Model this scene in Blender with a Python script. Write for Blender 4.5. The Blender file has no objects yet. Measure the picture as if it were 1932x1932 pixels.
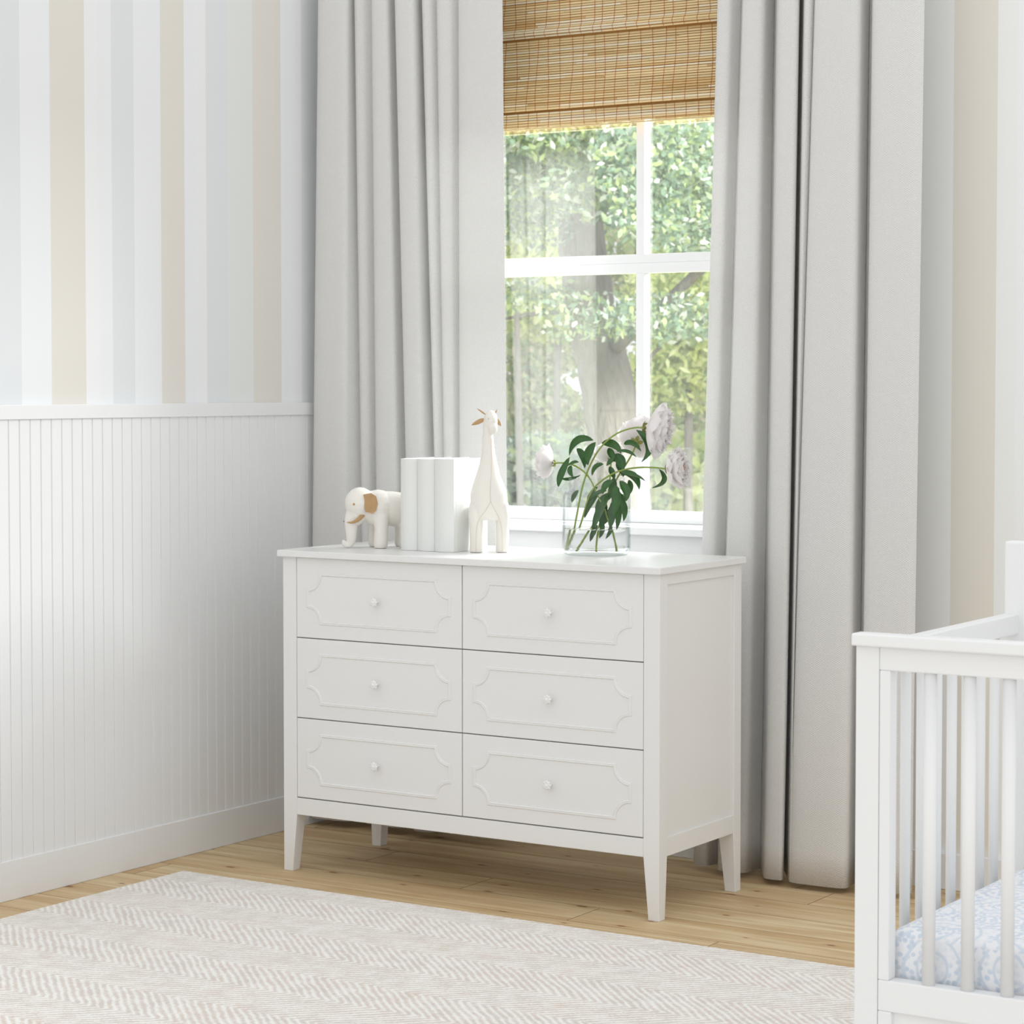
import bpy, bmesh, math, random
import numpy as np
from mathutils import Vector, Matrix, Euler, Quaternion

C = bpy.context.scene.collection
PI = math.pi
random.seed(7)
RNG = np.random.default_rng(11)

# ------------------------------------------------------------------ camera, world, light, exposure
F, CX, CY = 4441.9, 966.0, 908.2
YAW, PITCH = 0.57057, 0.039709
EYE = Vector((3.9089, -4.9295, 1.2913))
cam_d = bpy.data.cameras.new('camera')
cam = bpy.data.objects.new('camera', cam_d)
C.objects.link(cam)
cam.location = EYE
cam.rotation_euler = (PI / 2 - PITCH, 0, YAW)
cam_d.sensor_width = 36
cam_d.lens = F / 1932 * 36
cam_d.shift_y = (CY - 966) / 1932
cam_d.clip_start, cam_d.clip_end = 0.1, 300
cam_d.dof.use_dof = True
cam_d.dof.focus_distance = 5.3
cam_d.dof.aperture_fstop = 13
bpy.context.scene.camera = cam

world = bpy.data.worlds.new('world')
bpy.context.scene.world = world
world.use_nodes = True
wb = world.node_tree.nodes['Background']
wb.inputs[0].default_value = (0.97, 0.985, 1.0, 1)
wb.inputs[1].default_value = 1.0

def area(name, loc, target, sx, sy, power, col=(1, 1, 1)):
    d = bpy.data.lights.new(name, 'AREA')
    d.shape = 'RECTANGLE'; d.size = sx; d.size_y = sy; d.energy = power; d.color = col
    o = bpy.data.objects.new(name, d)
    o.location = loc
    o.rotation_euler = (Vector(target) - Vector(loc)).to_track_quat('-Z', 'Y').to_euler()
    C.objects.link(o)
    return o
area('added_daylight_on_woods', (3.4, 4.2, 5.4), (-5.5, 14.5, 2.4), 5, 4, 3000, (1.0, 0.98, 0.92))  # unseen area lamp added to brighten the trees
area('daylight_at_window', (1.55, 2.7, 2.6), (0.45, 0.3, 0.8), 1.8, 1.3, 270, (0.97, 0.985, 1.0))

vs = bpy.context.scene.view_settings
vs.view_transform = 'Standard'
vs.look = 'None'
vs.gamma = 1
vs.use_curve_mapping = False
vs.exposure = 0.25

# ------------------------------------------------------------------ helpers
def _axes():
    cy, sy, cp, sp = math.cos(YAW), math.sin(YAW), math.cos(PITCH), math.sin(PITCH)
    f = Vector((-sy * cp, cy * cp, -sp)); r = Vector((cy, sy, 0)); return f, r, r.cross(f)
_F, _R, _U = _axes()
def at(u, v, Y):
    """point of the place seen at photo position (u, v) that lies in the plane y = Y"""
    d = _F + (u - CX) / F * _R - (v - CY) / F * _U
    t = (Y - EYE.y) / d.y
    return EYE + t * d

def lin(c):
    c = c / 255.0
    return c / 12.92 if c <= 0.04045 else ((c + 0.055) / 1.055) ** 2.4
def rgb(r, g, b):
    return (lin(r), lin(g), lin(b), 1)

def thing(name, label=None, cat=None, loc=(0, 0, 0), group=None, kind=None):
    o = bpy.data.objects.new(name, None)
    o.empty_display_size = 0.05
    o.location = loc
    C.objects.link(o)
    tag(o, label, cat, group, kind)
    return o
def tag(o, label=None, cat=None, group=None, kind=None):
    if label: o['label'] = label
    if cat: o['category'] = cat
    if group: o['group'] = group
    if kind: o['kind'] = kind
    return o
def wloc(o):
    l = Vector(o.location)
    while o.parent:
        o = o.parent; l += Vector(o.location)
    return l
def obj(name, bm, mat, parent=None, smooth=False, bevel=0, seg=2, label=None, kind=None, origin=None):
    """bm holds world coordinates; the object's origin goes to origin or its parent's"""
    me = bpy.data.meshes.new(name)
    bm.to_mesh(me); bm.free()
    return obj_me(name, me, mat, parent, smooth, bevel, seg, label, kind, origin)
def obj_me(name, me, mat, parent=None, smooth=False, bevel=0, seg=2, label=None, kind=None, origin=None):
    o = bpy.data.objects.new(name, me)
    if isinstance(mat, (list, tuple)):
        for m in mat: me.materials.append(m)
    else:
        me.materials.append(mat)
    base = wloc(parent) if parent else Vector((0, 0, 0))
    if origin is not None:
        off = Vector(origin)
        me.transform(Matrix.Translation(-off)); o.location = off - base
    else:
        me.transform(Matrix.Translation(-base))
    if parent: o.parent = parent
    C.objects.link(o)
    if smooth:
        for p in me.polygons: p.use_smooth = True
    if bevel:
        m = o.modifiers.new('bevel', 'BEVEL'); m.width = bevel; m.segments = seg; m.limit_method = 'ANGLE'; m.angle_limit = 0.6
        m.harden_normals = False
    if label: o['label'] = label
    if kind: o['kind'] = kind
    return o
def box(bm, x0, x1, y0, y1, z0, z1):
    vs_ = [bm.verts.new((x, y, z)) for z in (z0, z1) for y in (y0, y1) for x in (x0, x1)]
    for f in ((0, 2, 3, 1), (4, 5, 7, 6), (0, 1, 5, 4), (2, 6, 7, 3), (0, 4, 6, 2), (1, 3, 7, 5)):
        bm.faces.new([vs_[i] for i in f])
    return bm
def hexa(bm, bot, top):
    """bot, top: four points each, same winding (counter-clockwise from above)"""
    a = [bm.verts.new(p) for p in bot]; b = [bm.verts.new(p) for p in top]
    bm.faces.new(a[::-1]); bm.faces.new(b)
    for i in range(4):
        j = (i + 1) % 4
        bm.faces.new((a[i], a[j], b[j], b[i]))
    return bm
def frame_at(t, up=Vector((0, 0, 1))):
    t = t.normalized()
    if abs(t.dot(up)) > 0.95: up = Vector((1, 0, 0))
    a = t.cross(up).normalized(); b = a.cross(t).normalized()
    return a, b
def tube(bm, pts, rad, n=8, cap=True):
    pts = [Vector(p) for p in pts]
    rs = list(rad) if isinstance(rad, (list, tuple)) else [rad] * len(pts)
    if len(rs) != len(pts):
        rs = [r if isinstance(r, tuple) else (r, r) for r in rs]; q = []
        for i in range(len(pts)):
            x = i / (len(pts) - 1) * (len(rs) - 1); j = min(int(x), len(rs) - 2); f = x - j
            q.append(tuple(rs[j][k] * (1 - f) + rs[j + 1][k] * f for k in (0, 1)))
        rs = q
    rings = []; a = None
    for i, p in enumerate(pts):
        t = (pts[min(i + 1, len(pts) - 1)] - pts[max(i - 1, 0)]).normalized()
        if a is None: a, b = frame_at(t)
        else:
            a = (a - t * a.dot(t)).normalized(); b = a.cross(t)
        r = rs[i]
        ra, rb = (r if isinstance(r, tuple) else (r, r))
        rings.append([bm.verts.new(p + a * math.cos(2 * PI * k / n) * ra + b * math.sin(2 * PI * k / n) * rb) for k in range(n)])
    for r0, r1 in zip(rings, rings[1:]):
        for k in range(n):
            bm.faces.new((r0[k], r0[(k + 1) % n], r1[(k + 1) % n], r1[k]))
    if cap:
        bm.faces.new(rings[0][::-1]); bm.faces.new(rings[-1])
    return bm
def smooth_path(pts, it=2):
    pts = [Vector(p) for p in pts]
    for _ in range(it):
        q = [pts[0]]
        for a, b in zip(pts, pts[1:]):
            q += [a.lerp(b, .25), a.lerp(b, .75)]
        q.append(pts[-1]); pts = q
    return pts
def lathe(bm, c, prof, n=48, close=False):
    """prof: (radius, z); axis is vertical through c"""
    rings = []
    for r, z in prof:
        if r < 1e-6: rings.append([bm.verts.new((c[0], c[1], z))])
        else: rings.append([bm.verts.new((c[0] + r * math.cos(2 * PI * k / n), c[1] + r * math.sin(2 * PI * k / n), z)) for k in range(n)])
    for r0, r1 in zip(rings, rings[1:]):
        for k in range(n):
            k2 = (k + 1) % n
            if len(r0) == 1 and len(r1) == 1: continue
            if len(r0) == 1: bm.faces.new((r0[0], r1[k2], r1[k]))
            elif len(r1) == 1: bm.faces.new((r0[k], r0[k2], r1[0]))
            else: bm.faces.new((r0[k], r0[k2], r1[k2], r1[k]))
    return bm
def ellipsoid(bm, c, r, rot=None, seg=20):
    m = Matrix.Translation(c) @ (rot.to_matrix().to_4x4() if rot else Matrix.Identity(4)) @ Matrix.Diagonal((r[0], r[1], r[2], 1))
    bmesh.ops.create_uvsphere(bm, u_segments=seg, v_segments=seg // 2, radius=1, matrix=m)

# ------------------------------------------------------------------ materials
class NT:
    def __init__(s, name):
        s.m = bpy.data.materials.new(name); s.m.use_nodes = True
        s.t = s.m.node_tree; s.b = s.t.nodes['Principled BSDF']; s.out = s.t.nodes['Material Output']
    def n(s, typ, **kw):
        nd = s.t.nodes.new(typ)
        ins = kw.pop('ins', {})
        for k, v in kw.items(): setattr(nd, k, v)
        for k, v in ins.items():
            if isinstance(v, bpy.types.NodeSocket): s.t.links.new(v, nd.inputs[k])
            else: nd.inputs[k].default_value = v
        return nd
    def l(s, a, b): s.t.links.new(a, b)
    def math(s, op, a, b=0.0, c=0.0):
        nd = s.t.nodes.new('ShaderNodeMath'); nd.operation = op
        for i, v in enumerate((a, b, c)):
            if isinstance(v, bpy.types.NodeSocket): s.l(v, nd.inputs[i])
            else: nd.inputs[i].default_value = v
        return nd.outputs[0]
    def mix(s, f, a, b):
        nd = s.t.nodes.new('ShaderNodeMix'); nd.data_type = 'RGBA'
        for i, v in ((0, f), (6, a), (7, b)):
            if isinstance(v, bpy.types.NodeSocket): s.l(v, nd.inputs[i])
            else: nd.inputs[i].default_value = v
        return nd.outputs[2]
    def bump(s, h, strength, dist):
        nd = s.n('ShaderNodeBump', ins={'Height': h, 'Strength': strength, 'Distance': dist})
        s.l(nd.outputs[0], s.b.inputs['Normal']); return nd

def plain(name, col, rough=0.5, spec=0.5, bump=None, var=0):
    k = NT(name)
    k.b.inputs['Base Color'].default_value = col
    k.b.inputs['Roughness'].default_value = rough
    k.b.inputs['Specular IOR Level'].default_value = spec
    if bump or var:
        tc = k.n('ShaderNodeTexCoord')
        no = k.n('ShaderNodeTexNoise', ins={'Vector': tc.outputs['Object'], 'Scale': (bump[0] if bump else 30), 'Detail': 4})
        if bump: k.bump(no.outputs[0], bump[1], bump[2])
        if var:
            c2 = tuple(x * (1 - var) for x in col[:3]) + (1,)
            k.l(k.mix(no.outputs[0], col, c2), k.b.inputs['Base Color'])
    return k.m

M = {}
M['paint'] = plain('white_lacquer', (0.80, 0.795, 0.78, 1), 0.3, 0.5, (9, 0.02, 0.002))
M['crib'] = plain('white_crib_paint', (0.84, 0.845, 0.84, 1), 0.4, 0.4, (9, 0.02, 0.002))
M['trim'] = plain('white_trim_paint', (0.815, 0.82, 0.82, 1), 0.45, 0.3)
M['window'] = plain('white_window_paint', (0.9, 0.91, 0.92, 1), 0.4, 0.3)
M['dark'] = plain('shadow_gap', (0.5, 0.48, 0.45, 1), 0.9, 0.1)
M['leather'] = plain('cream_leather', (0.83, 0.80, 0.74, 1), 0.6, 0.25, (160, 0.12, 0.0006))
M['tan'] = plain('tan_leather', rgb(196, 160, 116), 0.6, 0.3, (200, 0.2, 0.0005), 0.25)
M['thread'] = plain('cream_thread', rgb(214, 202, 182), 0.8, 0.2)
M['cover'] = plain('book_cloth', (0.79, 0.80, 0.775, 1), 0.6, 0.3, (350, 0.1, 0.0004))
M['pages'] = plain('book_pages', (0.86, 0.855, 0.84, 1), 0.8, 0.1)
M['ceramic'] = plain('knob_ceramic', (0.86, 0.86, 0.85, 1), 0.15, 0.6)
M['cap'] = plain('screw_cap', (0.62, 0.63, 0.63, 1), 0.4, 0.5)

def stripes(name, axis, stops, lo, hi):
    k = NT(name)
    tc = k.n('ShaderNodeTexCoord'); sp = k.n('ShaderNodeSeparateXYZ', ins={0: tc.outputs['Object']})
    a = k.math('SUBTRACT', sp.outputs[axis], lo)
    a = k.math('DIVIDE', a, hi - lo)
    a = k.math('FRACT', a)
    cr = k.n('ShaderNodeValToRGB', ins={0: a}); r = cr.color_ramp; r.interpolation = 'CONSTANT'
    while len(r.elements) > 1: r.elements.remove(r.elements[-1])
    first = True
    for p, c in stops:
        q = (p - lo) / (hi - lo)
        if first: e = r.elements[0]; e.position = 0; first = False
        else: e = r.elements.new(q)
        e.color = c
    k.l(cr.outputs[0], k.b.inputs['Base Color'])
    k.b.inputs['Roughness'].default_value = 0.8
    k.b.inputs['Specular IOR Level'].default_value = 0.15
    no = k.n('ShaderNodeTexNoise', ins={'Vector': tc.outputs['Object'], 'Scale': 260, 'Detail': 3})
    k.bump(no.outputs[0], 0.05, 0.0005)
    return k.m
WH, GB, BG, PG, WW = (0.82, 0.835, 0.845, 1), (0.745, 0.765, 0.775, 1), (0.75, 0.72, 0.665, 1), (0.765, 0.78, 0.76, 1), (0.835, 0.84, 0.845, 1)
M['stripes_left'] = stripes('striped_wallpaper', 1, [
    (-0.745, GB), (-0.591, WH), (-0.48, BG), (-0.355, WW), (-0.304, WH), (-0.253, GB), (-0.164, WH), (-0.057, BG),
    (0.04, WH), (0.085, WW), (0.132, GB), (0.226, PG), (0.337, BG), (0.464, WH), (0.5, WW)], -0.745, 0.565)
BG = (0.79, 0.755, 0.68, 1)  # window wall stripes lightened to offset the shade that falls there
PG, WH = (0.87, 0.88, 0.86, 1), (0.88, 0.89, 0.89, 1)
M['stripes_back'] = stripes('striped_wallpaper_lightened', 0, [
    (-0.33, GB), (-0.2, WH), (-0.08, BG), (0.04, WH), (1.2, GB), (1.3, WH), (1.45, PG), (1.591, BG), (1.7145, PG), (1.763, WH), (1.90, GB), (2.02, WH), (2.1, BG), (2.2, WH), (2.3, GB)], -0.33, 2.4)

# pine floor: grain runs along x, tint per plank from a colour attribute
def floor_mat():
    k = NT('pine_floor')
    tc = k.n('ShaderNodeTexCoord')
    at_ = k.n('ShaderNodeAttribute', attribute_name='plank')
    sp = k.n('ShaderNodeSeparateColor', ins={0: at_.outputs['Color']})
    off = k.n('ShaderNodeCombineXYZ', ins={0: k.math('MULTIPLY', sp.outputs[0], 37.0), 1: k.math('MULTIPLY', sp.outputs[1], 19.0), 2: 0.0})
    ad = k.n('ShaderNodeVectorMath', operation='ADD', ins={0: tc.outputs['Object'], 1: off.outputs[0]})
    mp = k.n('ShaderNodeMapping', ins={'Vector': ad.outputs[0], 'Scale': (1.0, 13.0, 1.0)})
    g1 = k.n('ShaderNodeTexNoise', ins={'Vector': mp.outputs[0], 'Scale': 1.6, 'Detail': 3, 'Distortion': 0.6})
    mp2 = k.n('ShaderNodeMapping', ins={'Vector': ad.outputs[0], 'Scale': (2.5, 70.0, 1.0)})
    g2 = k.n('ShaderNodeTexNoise', ins={'Vector': mp2.outputs[0], 'Scale': 3.0, 'Detail': 3})
    c = k.mix(k.n('ShaderNodeMapRange', ins={0: g1.outputs[0], 1: 0.38, 2: 0.62}).outputs[0], rgb(228, 209, 170), rgb(203, 174, 130))
    f2 = k.n('ShaderNodeMapRange', ins={0: g2.outputs[0], 1: 0.45, 2: 0.75, 3: 0.0, 4: 0.55}).outputs[0]
    c = k.mix(f2, c, rgb(172, 138, 98))
    tint = k.n('ShaderNodeMapRange', ins={0: sp.outputs[2], 1: 0.0, 2: 1.0, 3: 0.0, 4: 0.55}).outputs[0]
    c = k.mix(tint, c, rgb(188, 152, 108))
    # knots
    mpk = k.n('ShaderNodeMapping', ins={'Vector': ad.outputs[0], 'Scale': (4.2, 10.5, 1.0)})
    vo = k.n('ShaderNodeTexVoronoi', voronoi_dimensions='2D', ins={'Vector': mpk.outputs[0], 'Scale': 1.0, 'Randomness': 1.0})
    rr = k.n('ShaderNodeSeparateColor', ins={0: vo.outputs['Color']})
    size = k.math('MULTIPLY', k.math('GREATER_THAN', rr.outputs[0], 0.5), k.math('MULTIPLY_ADD', k.math('POWER', rr.outputs[1], 2.0), 0.07, 0.022))
    kn = k.math('LESS_THAN', k.math('DIVIDE', vo.outputs['Distance'], k.math('ADD', size, 0.0001)), 1.0)
    halo = k.n('ShaderNodeMapRange', ins={0: k.math('DIVIDE', vo.outputs['Distance'], k.math('ADD', size, 0.0001)), 1: 1.0, 2: 3.0, 3: 0.5, 4: 0.0}).outputs[0]
    halo = k.math('MULTIPLY', halo, k.math('GREATER_THAN', rr.outputs[0], 0.5))
    c = k.mix(halo, c, rgb(178, 132, 86))
    c = k.mix(k.math('MULTIPLY', kn, 0.8), c, rgb(120, 80, 52))
    k.l(c, k.b.inputs['Base Color'])
    k.b.inputs['Roughness'].default_value = 0.5
    k.b.inputs['Specular IOR Level'].default_value = 0.3
    k.bump(g2.outputs[0], 0.08, 0.001)
    return k.m
M['floor'] = floor_mat()
M['seam'] = plain('floor_seam', rgb(118, 92, 62), 0.9, 0.1)

def rug_mat():
    k = NT('chevron_rug')
    tc = k.n('ShaderNodeTexCoord')
    nz = k.n('ShaderNodeTexNoise', ins={'Vector': tc.outputs['Object'], 'Scale': 14, 'Detail': 2})
    nv = k.n('ShaderNodeVectorMath', operation='MULTIPLY_ADD', ins={0: nz.outputs['Color'], 1: (0.014, 0.014, 0), 2: tc.outputs['Object']})
    sp = k.n('ShaderNodeSeparateXYZ', ins={0: nv.outputs[0]})
    y = k.math('ADD', sp.outputs[1], 0.0)
    tri = k.math('PINGPONG', k.math('ADD', y, 0.213), 0.149)
    ph = k.math('MULTIPLY', k.math('ADD', sp.outputs[0], k.math('MULTIPLY', tri, 1.08)), 2 * PI / 0.0245)
    s = k.math('MULTIPLY_ADD', k.math('SINE', ph), 0.5, 0.5)
    n2 = k.n('ShaderNodeTexNoise', ins={'Vector': tc.outputs['Object'], 'Scale': 170, 'Detail': 4})
    n3 = k.n('ShaderNodeTexNoise', ins={'Vector': tc.outputs['Object'], 'Scale': 22, 'Detail': 2})
    f = k.math('ADD', s, k.math('MULTIPLY_ADD', n2.outputs[0], 2.2, -1.1))
    f = k.math('ADD', f, k.math('MULTIPLY_ADD', n3.outputs[0], 1.5, -0.75))
    f = k.n('ShaderNodeMapRange', ins={0: f, 1: -0.1, 2: 1.0}).outputs[0]
    n4 = k.n('ShaderNodeTexNoise', ins={'Vector': tc.outputs['Object'], 'Scale': 7, 'Detail': 3})
    d = k.mix(n4.outputs[0], rgb(211, 208, 203), rgb(226, 209, 197))
    c = k.mix(f, d, rgb(243, 241, 236))
    k.l(c, k.b.inputs['Base Color'])
    k.b.inputs['Roughness'].default_value = 0.95
    k.b.inputs['Specular IOR Level'].default_value = 0.1
    h = k.math('ADD', s, k.math('MULTIPLY', n2.outputs[0], 0.6))
    k.bump(h, 0.5, 0.004)
    return k.m
M['rug'] = rug_mat()

def weave_mat(name, col, col2, step):
    k = NT(name)
    uv = k.n('ShaderNodeUVMap', uv_map='cloth')
    nz = k.n('ShaderNodeTexNoise', ins={'Vector': uv.outputs[0], 'Scale': 60, 'Detail': 2})
    nv = k.n('ShaderNodeVectorMath', operation='MULTIPLY_ADD', ins={0: nz.outputs['Color'], 1: (0.0045, 0.0045, 0), 2: uv.outputs[0]})
    sp = k.n('ShaderNodeSeparateXYZ', ins={0: nv.outputs[0]})
    a = k.math('SINE', k.math('MULTIPLY', sp.outputs[0], 2 * PI / step))
    b = k.math('SINE', k.math('MULTIPLY', sp.outputs[1], 2 * PI / (step * 0.7)))
    ab = k.math('MULTIPLY', a, b)
    n2 = k.n('ShaderNodeTexNoise', ins={'Vector': uv.outputs[0], 'Scale': 420, 'Detail': 2})
    h = k.math('ADD', k.math('MULTIPLY', ab, 0.42), k.math('MULTIPLY', n2.outputs[0], 1.1))
    f = k.n('ShaderNodeMapRange', ins={0: h, 1: 0.1, 2: 1.0}).outputs[0]
    k.l(k.mix(f, col2, col), k.b.inputs['Base Color'])
    k.b.inputs['Roughness'].default_value = 0.9
    k.b.inputs['Specular IOR Level'].default_value = 0.1
    k.bump(h, 0.55, 0.0016)
    # a little light passes through the cloth
    tr = k.n('ShaderNodeBsdfTranslucent', ins={0: col})
    mx = k.n('ShaderNodeMixShader', ins={0: 0.16})
    k.l(k.b.outputs[0], mx.inputs[1]); k.l(tr.outputs[0], mx.inputs[2]); k.l(mx.outputs[0], k.out.inputs[0])
    return k.m
M['curtain'] = weave_mat('curtain_weave', (0.90, 0.90, 0.885, 1), (0.72, 0.705, 0.685, 1), 0.0075)
M['stitch'] = plain('curtain_stitch', (0.5, 0.49, 0.47, 1), 0.9, 0.1)

def attr_mat(name, attr, rough, spec, trans=0, tcol=None, bumpscale=None):
    k = NT(name)
    a = k.n('ShaderNodeAttribute', attribute_name=attr)
    k.l(a.outputs['Color'], k.b.inputs['Base Color'])
    k.b.inputs['Roughness'].default_value = rough
    k.b.inputs['Specular IOR Level'].default_value = spec
    if trans:
        tr = k.n('ShaderNodeBsdfTranslucent')
        k.l(a.outputs['Color'], tr.inputs[0])
        mx = k.n('ShaderNodeMixShader', ins={0: trans})
        k.l(k.b.outputs[0], mx.inputs[1]); k.l(tr.outputs[0], mx.inputs[2]); k.l(mx.outputs[0], k.out.inputs[0])
    return k.m
M['bamboo'] = attr_mat('bamboo_slats', 'tint', 0.45, 0.35, 0.2)
M['foliage'] = attr_mat('tree_leaves', 'tint', 0.7, 0.2, 0.5)
def bark_mat():
    k = NT('tree_bark')
    tc = k.n('ShaderNodeTexCoord')
    mp = k.n('ShaderNodeMapping', ins={'Vector': tc.outputs['Object'], 'Scale': (5, 5, 1.1)})
    no = k.n('ShaderNodeTexNoise', ins={'Vector': mp.outputs[0], 'Scale': 5, 'Detail': 6, 'Distortion': 0.5})
    k.l(k.mix(no.outputs[0], rgb(100, 98, 92), rgb(160, 156, 148)), k.b.inputs['Base Color'])
    k.b.inputs['Roughness'].default_value = 0.95
    k.bump(no.outputs[0], 0.8, 0.05)
    return k.m
M['bark'] = bark_mat()
M['ground'] = plain('forest_ground', rgb(188, 186, 150), 0.95, 0.1, (3, 0.4, 0.1), 0.4)

def thin_glass(name, tint, base, rough=0.0, edge=4.0, top=0.6, side=(1, 1, 1, 1)):
    """a sheet of clear glass: passes light straight, mirrors by its angle"""
    k = NT(name)
    tb = k.n('ShaderNodeBsdfTransparent')
    gl = k.n('ShaderNodeBsdfGlossy', ins={0: (1, 1, 1, 1), 1: rough})
    lw = k.n('ShaderNodeLayerWeight', ins={0: 0.5})
    k.l(k.mix(k.math('POWER', lw.outputs['Facing'], edge), tint, side), tb.inputs[0])
    f = k.math('MULTIPLY_ADD', k.math('POWER', lw.outputs['Facing'], edge), top, base)
    mx = k.n('ShaderNodeMixShader', ins={0: f})
    k.l(tb.outputs[0], mx.inputs[1]); k.l(gl.outputs[0], mx.inputs[2]); k.l(mx.outputs[0], k.out.inputs[0])
    return k.m
M['pane'] = thin_glass('window_glass', (0.97, 0.98, 0.98, 1), 0.13)
M['glass'] = thin_glass('vase_glass', (0.99, 0.993, 0.993, 1), 0.012, 0.0, 2.6, 0.42, (0.66, 0.70, 0.70, 1))
def water_mat():
    k = NT('vase_water')
    k.b.inputs['Base Color'].default_value = (1, 1, 1, 1)
    k.b.inputs['Transmission Weight'].default_value = 1
    k.b.inputs['IOR'].default_value = 1.15
    k.b.inputs['Roughness'].default_value = 0.0
    return k.m
M['water'] = water_mat()

def petal_mat():
    k = NT('peony_petal')
    a = k.n('ShaderNodeAttribute', attribute_name='tint')
    k.l(a.outputs['Color'], k.b.inputs['Base Color'])
    k.b.inputs['Roughness'].default_value = 0.7
    k.b.inputs['Specular IOR Level'].default_value = 0.2
    tr = k.n('ShaderNodeBsdfTranslucent'); k.l(a.outputs['Color'], tr.inputs[0])
    mx = k.n('ShaderNodeMixShader', ins={0: 0.52})
    k.l(k.b.outputs[0], mx.inputs[1]); k.l(tr.outputs[0], mx.inputs[2]); k.l(mx.outputs[0], k.out.inputs[0])
    return k.m
M['petal'] = petal_mat()
M['stem'] = plain('peony_stem', rgb(150, 172, 84), 0.45, 0.4, (60, 0.1, 0.001), 0.25)
M['leaf'] = plain('peony_leaf', rgb(56, 104, 44), 0.32, 0.5, (60, 0.25, 0.001), 0.5)
M['sepal'] = plain('peony_sepal', rgb(156, 160, 84), 0.5, 0.4, None, 0.3)
M['stamen'] = plain('peony_stamen', rgb(238, 170, 96), 0.7, 0.2)

def sheet_mat():
    """white crib sheet with a pale blue block print of rings, dots and arches"""
    k = NT('crib_sheet')
    uv = k.n('ShaderNodeUVMap', uv_map='cloth')
    nz = k.n('ShaderNodeTexNoise', ins={'Vector': uv.outputs[0], 'Scale': 9, 'Detail': 2})
    nv = k.n('ShaderNodeVectorMath', operation='MULTIPLY_ADD', ins={0: nz.outputs['Color'], 1: (0.03, 0.03, 0), 2: uv.outputs[0]})
    # dots
    v1 = k.n('ShaderNodeTexVoronoi', voronoi_dimensions='2D', ins={'Vector': nv.outputs[0], 'Scale': 78, 'Randomness': 0.7})
    dots = k.n('ShaderNodeMapRange', ins={0: v1.outputs['Distance'], 1: 0.38, 2: 0.26, 3: 0.0, 4: 1.0}).outputs[0]
    # big rings / arches
    v2 = k.n('ShaderNodeTexVoronoi', voronoi_dimensions='2D', ins={'Vector': nv.outputs[0], 'Scale': 8.5, 'Randomness': 0.5})
    rings = k.math('SINE', k.math('MULTIPLY', v2.outputs['Distance'], 34.0))
    rings = k.n('ShaderNodeMapRange', ins={0: rings, 1: 0.62, 2: 0.85, 3: 0.0, 4: 1.0}).outputs[0]
    gate = k.n('ShaderNodeTexNoise', ins={'Vector': uv.outputs[0], 'Scale': 16, 'Detail': 1})
    g = k.n('ShaderNodeMapRange', ins={0: gate.outputs[0], 1: 0.4, 2: 0.5, 3: 0.25, 4: 1.0}).outputs[0]
    f = k.math('MAXIMUM', k.math('MULTIPLY', dots, g), k.math('MULTIPLY', rings, 0.75))
    n2 = k.n('ShaderNodeTexNoise', ins={'Vector': uv.outputs[0], 'Scale': 90, 'Detail': 3})
    f = k.math('MULTIPLY', f, k.math('MULTIPLY_ADD', n2.outputs[0], 0.8, 0.45))
    c = k.mix(k.math('MINIMUM', f, 1.0), rgb(241, 242, 245), rgb(205, 217, 231))
    k.l(c, k.b.inputs['Base Color'])
    k.b.inputs['Roughness'].default_value = 0.9
    k.b.inputs['Specular IOR Level'].default_value = 0.1
    return k.m
M['sheet'] = sheet_mat()

# ------------------------------------------------------------------ room shell
WX, WY = -0.334, 0.75            # faces of the trim on the left wall; the window wall
def struct(name, bm, mat, **kw):
    return obj(name, bm, mat, kind='structure', **kw)

# floor of separate planks with fine dark joints
def build_floor():
    bm = bmesh.new()
    col = bm.loops.layers.float_color.new('plank')
    x0, x1, ya, yb = -0.36, 5.2, -5.6, 0.74
    pw = 0.1572; y_ref = -0.0875; g = 0.0009
    k0 = math.floor((ya - y_ref) / pw); k1 = math.ceil((yb - y_ref) / pw)
    fixed = {0: [0.96], 1: [0.54], 2: [0.123], 3: [1.376], 4: [-0.293], -1: [-0.296, 1.374]}
    rnd = random.Random(5)
    for k in range(k0, k1):
        y0 = y_ref + k * pw; y1 = min(y0 + pw, yb)
        js = set(fixed.get(k, [rnd.uniform(-0.2, 1.4)]))
        j = max(js)
        while j < x1: j += rnd.uniform(1.5, 2.2); js.add(j)
        j = min(js)
        while j > x0: j -= rnd.uniform(1.5, 2.2); js.add(j)
        js = sorted(q for q in js if x0 < q < x1)
        for a, b in zip([x0] + js, js + [x1]):
            c = (rnd.random(), rnd.random(), rnd.random() ** 1.3, 1)
            v = [bm.verts.new(p) for p in ((a + g, y0 + g, 0), (b - g, y0 + g, 0), (b - g, y1 - g, 0), (a + g, y1 - g, 0))]
            f = bm.faces.new(v); f.material_index = 0
            for lp in f.loops: lp[col] = c
            w = [bm.verts.new((q.co.x, q.co.y, -0.004)) for q in v]
            for i in range(4):
                s = bm.faces.new((v[i], w[i], w[(i + 1) % 4], v[(i + 1) % 4])); s.material_index = 1
    v = [bm.verts.new(p) for p in ((x0, ya, -0.003), (x1, ya, -0.003), (x1, yb, -0.003), (x0, yb, -0.003))]
    f = bm.faces.new(v); f.material_index = 1
    box(bm, x0, x1, ya, yb, -0.1, -0.004)
    for f in bm.faces:
        if f.calc_center_median().z < -0.003: f.material_index = 1
    o = struct('floor', bm, [M['floor'], M['seam']])
build_floor()

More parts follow.
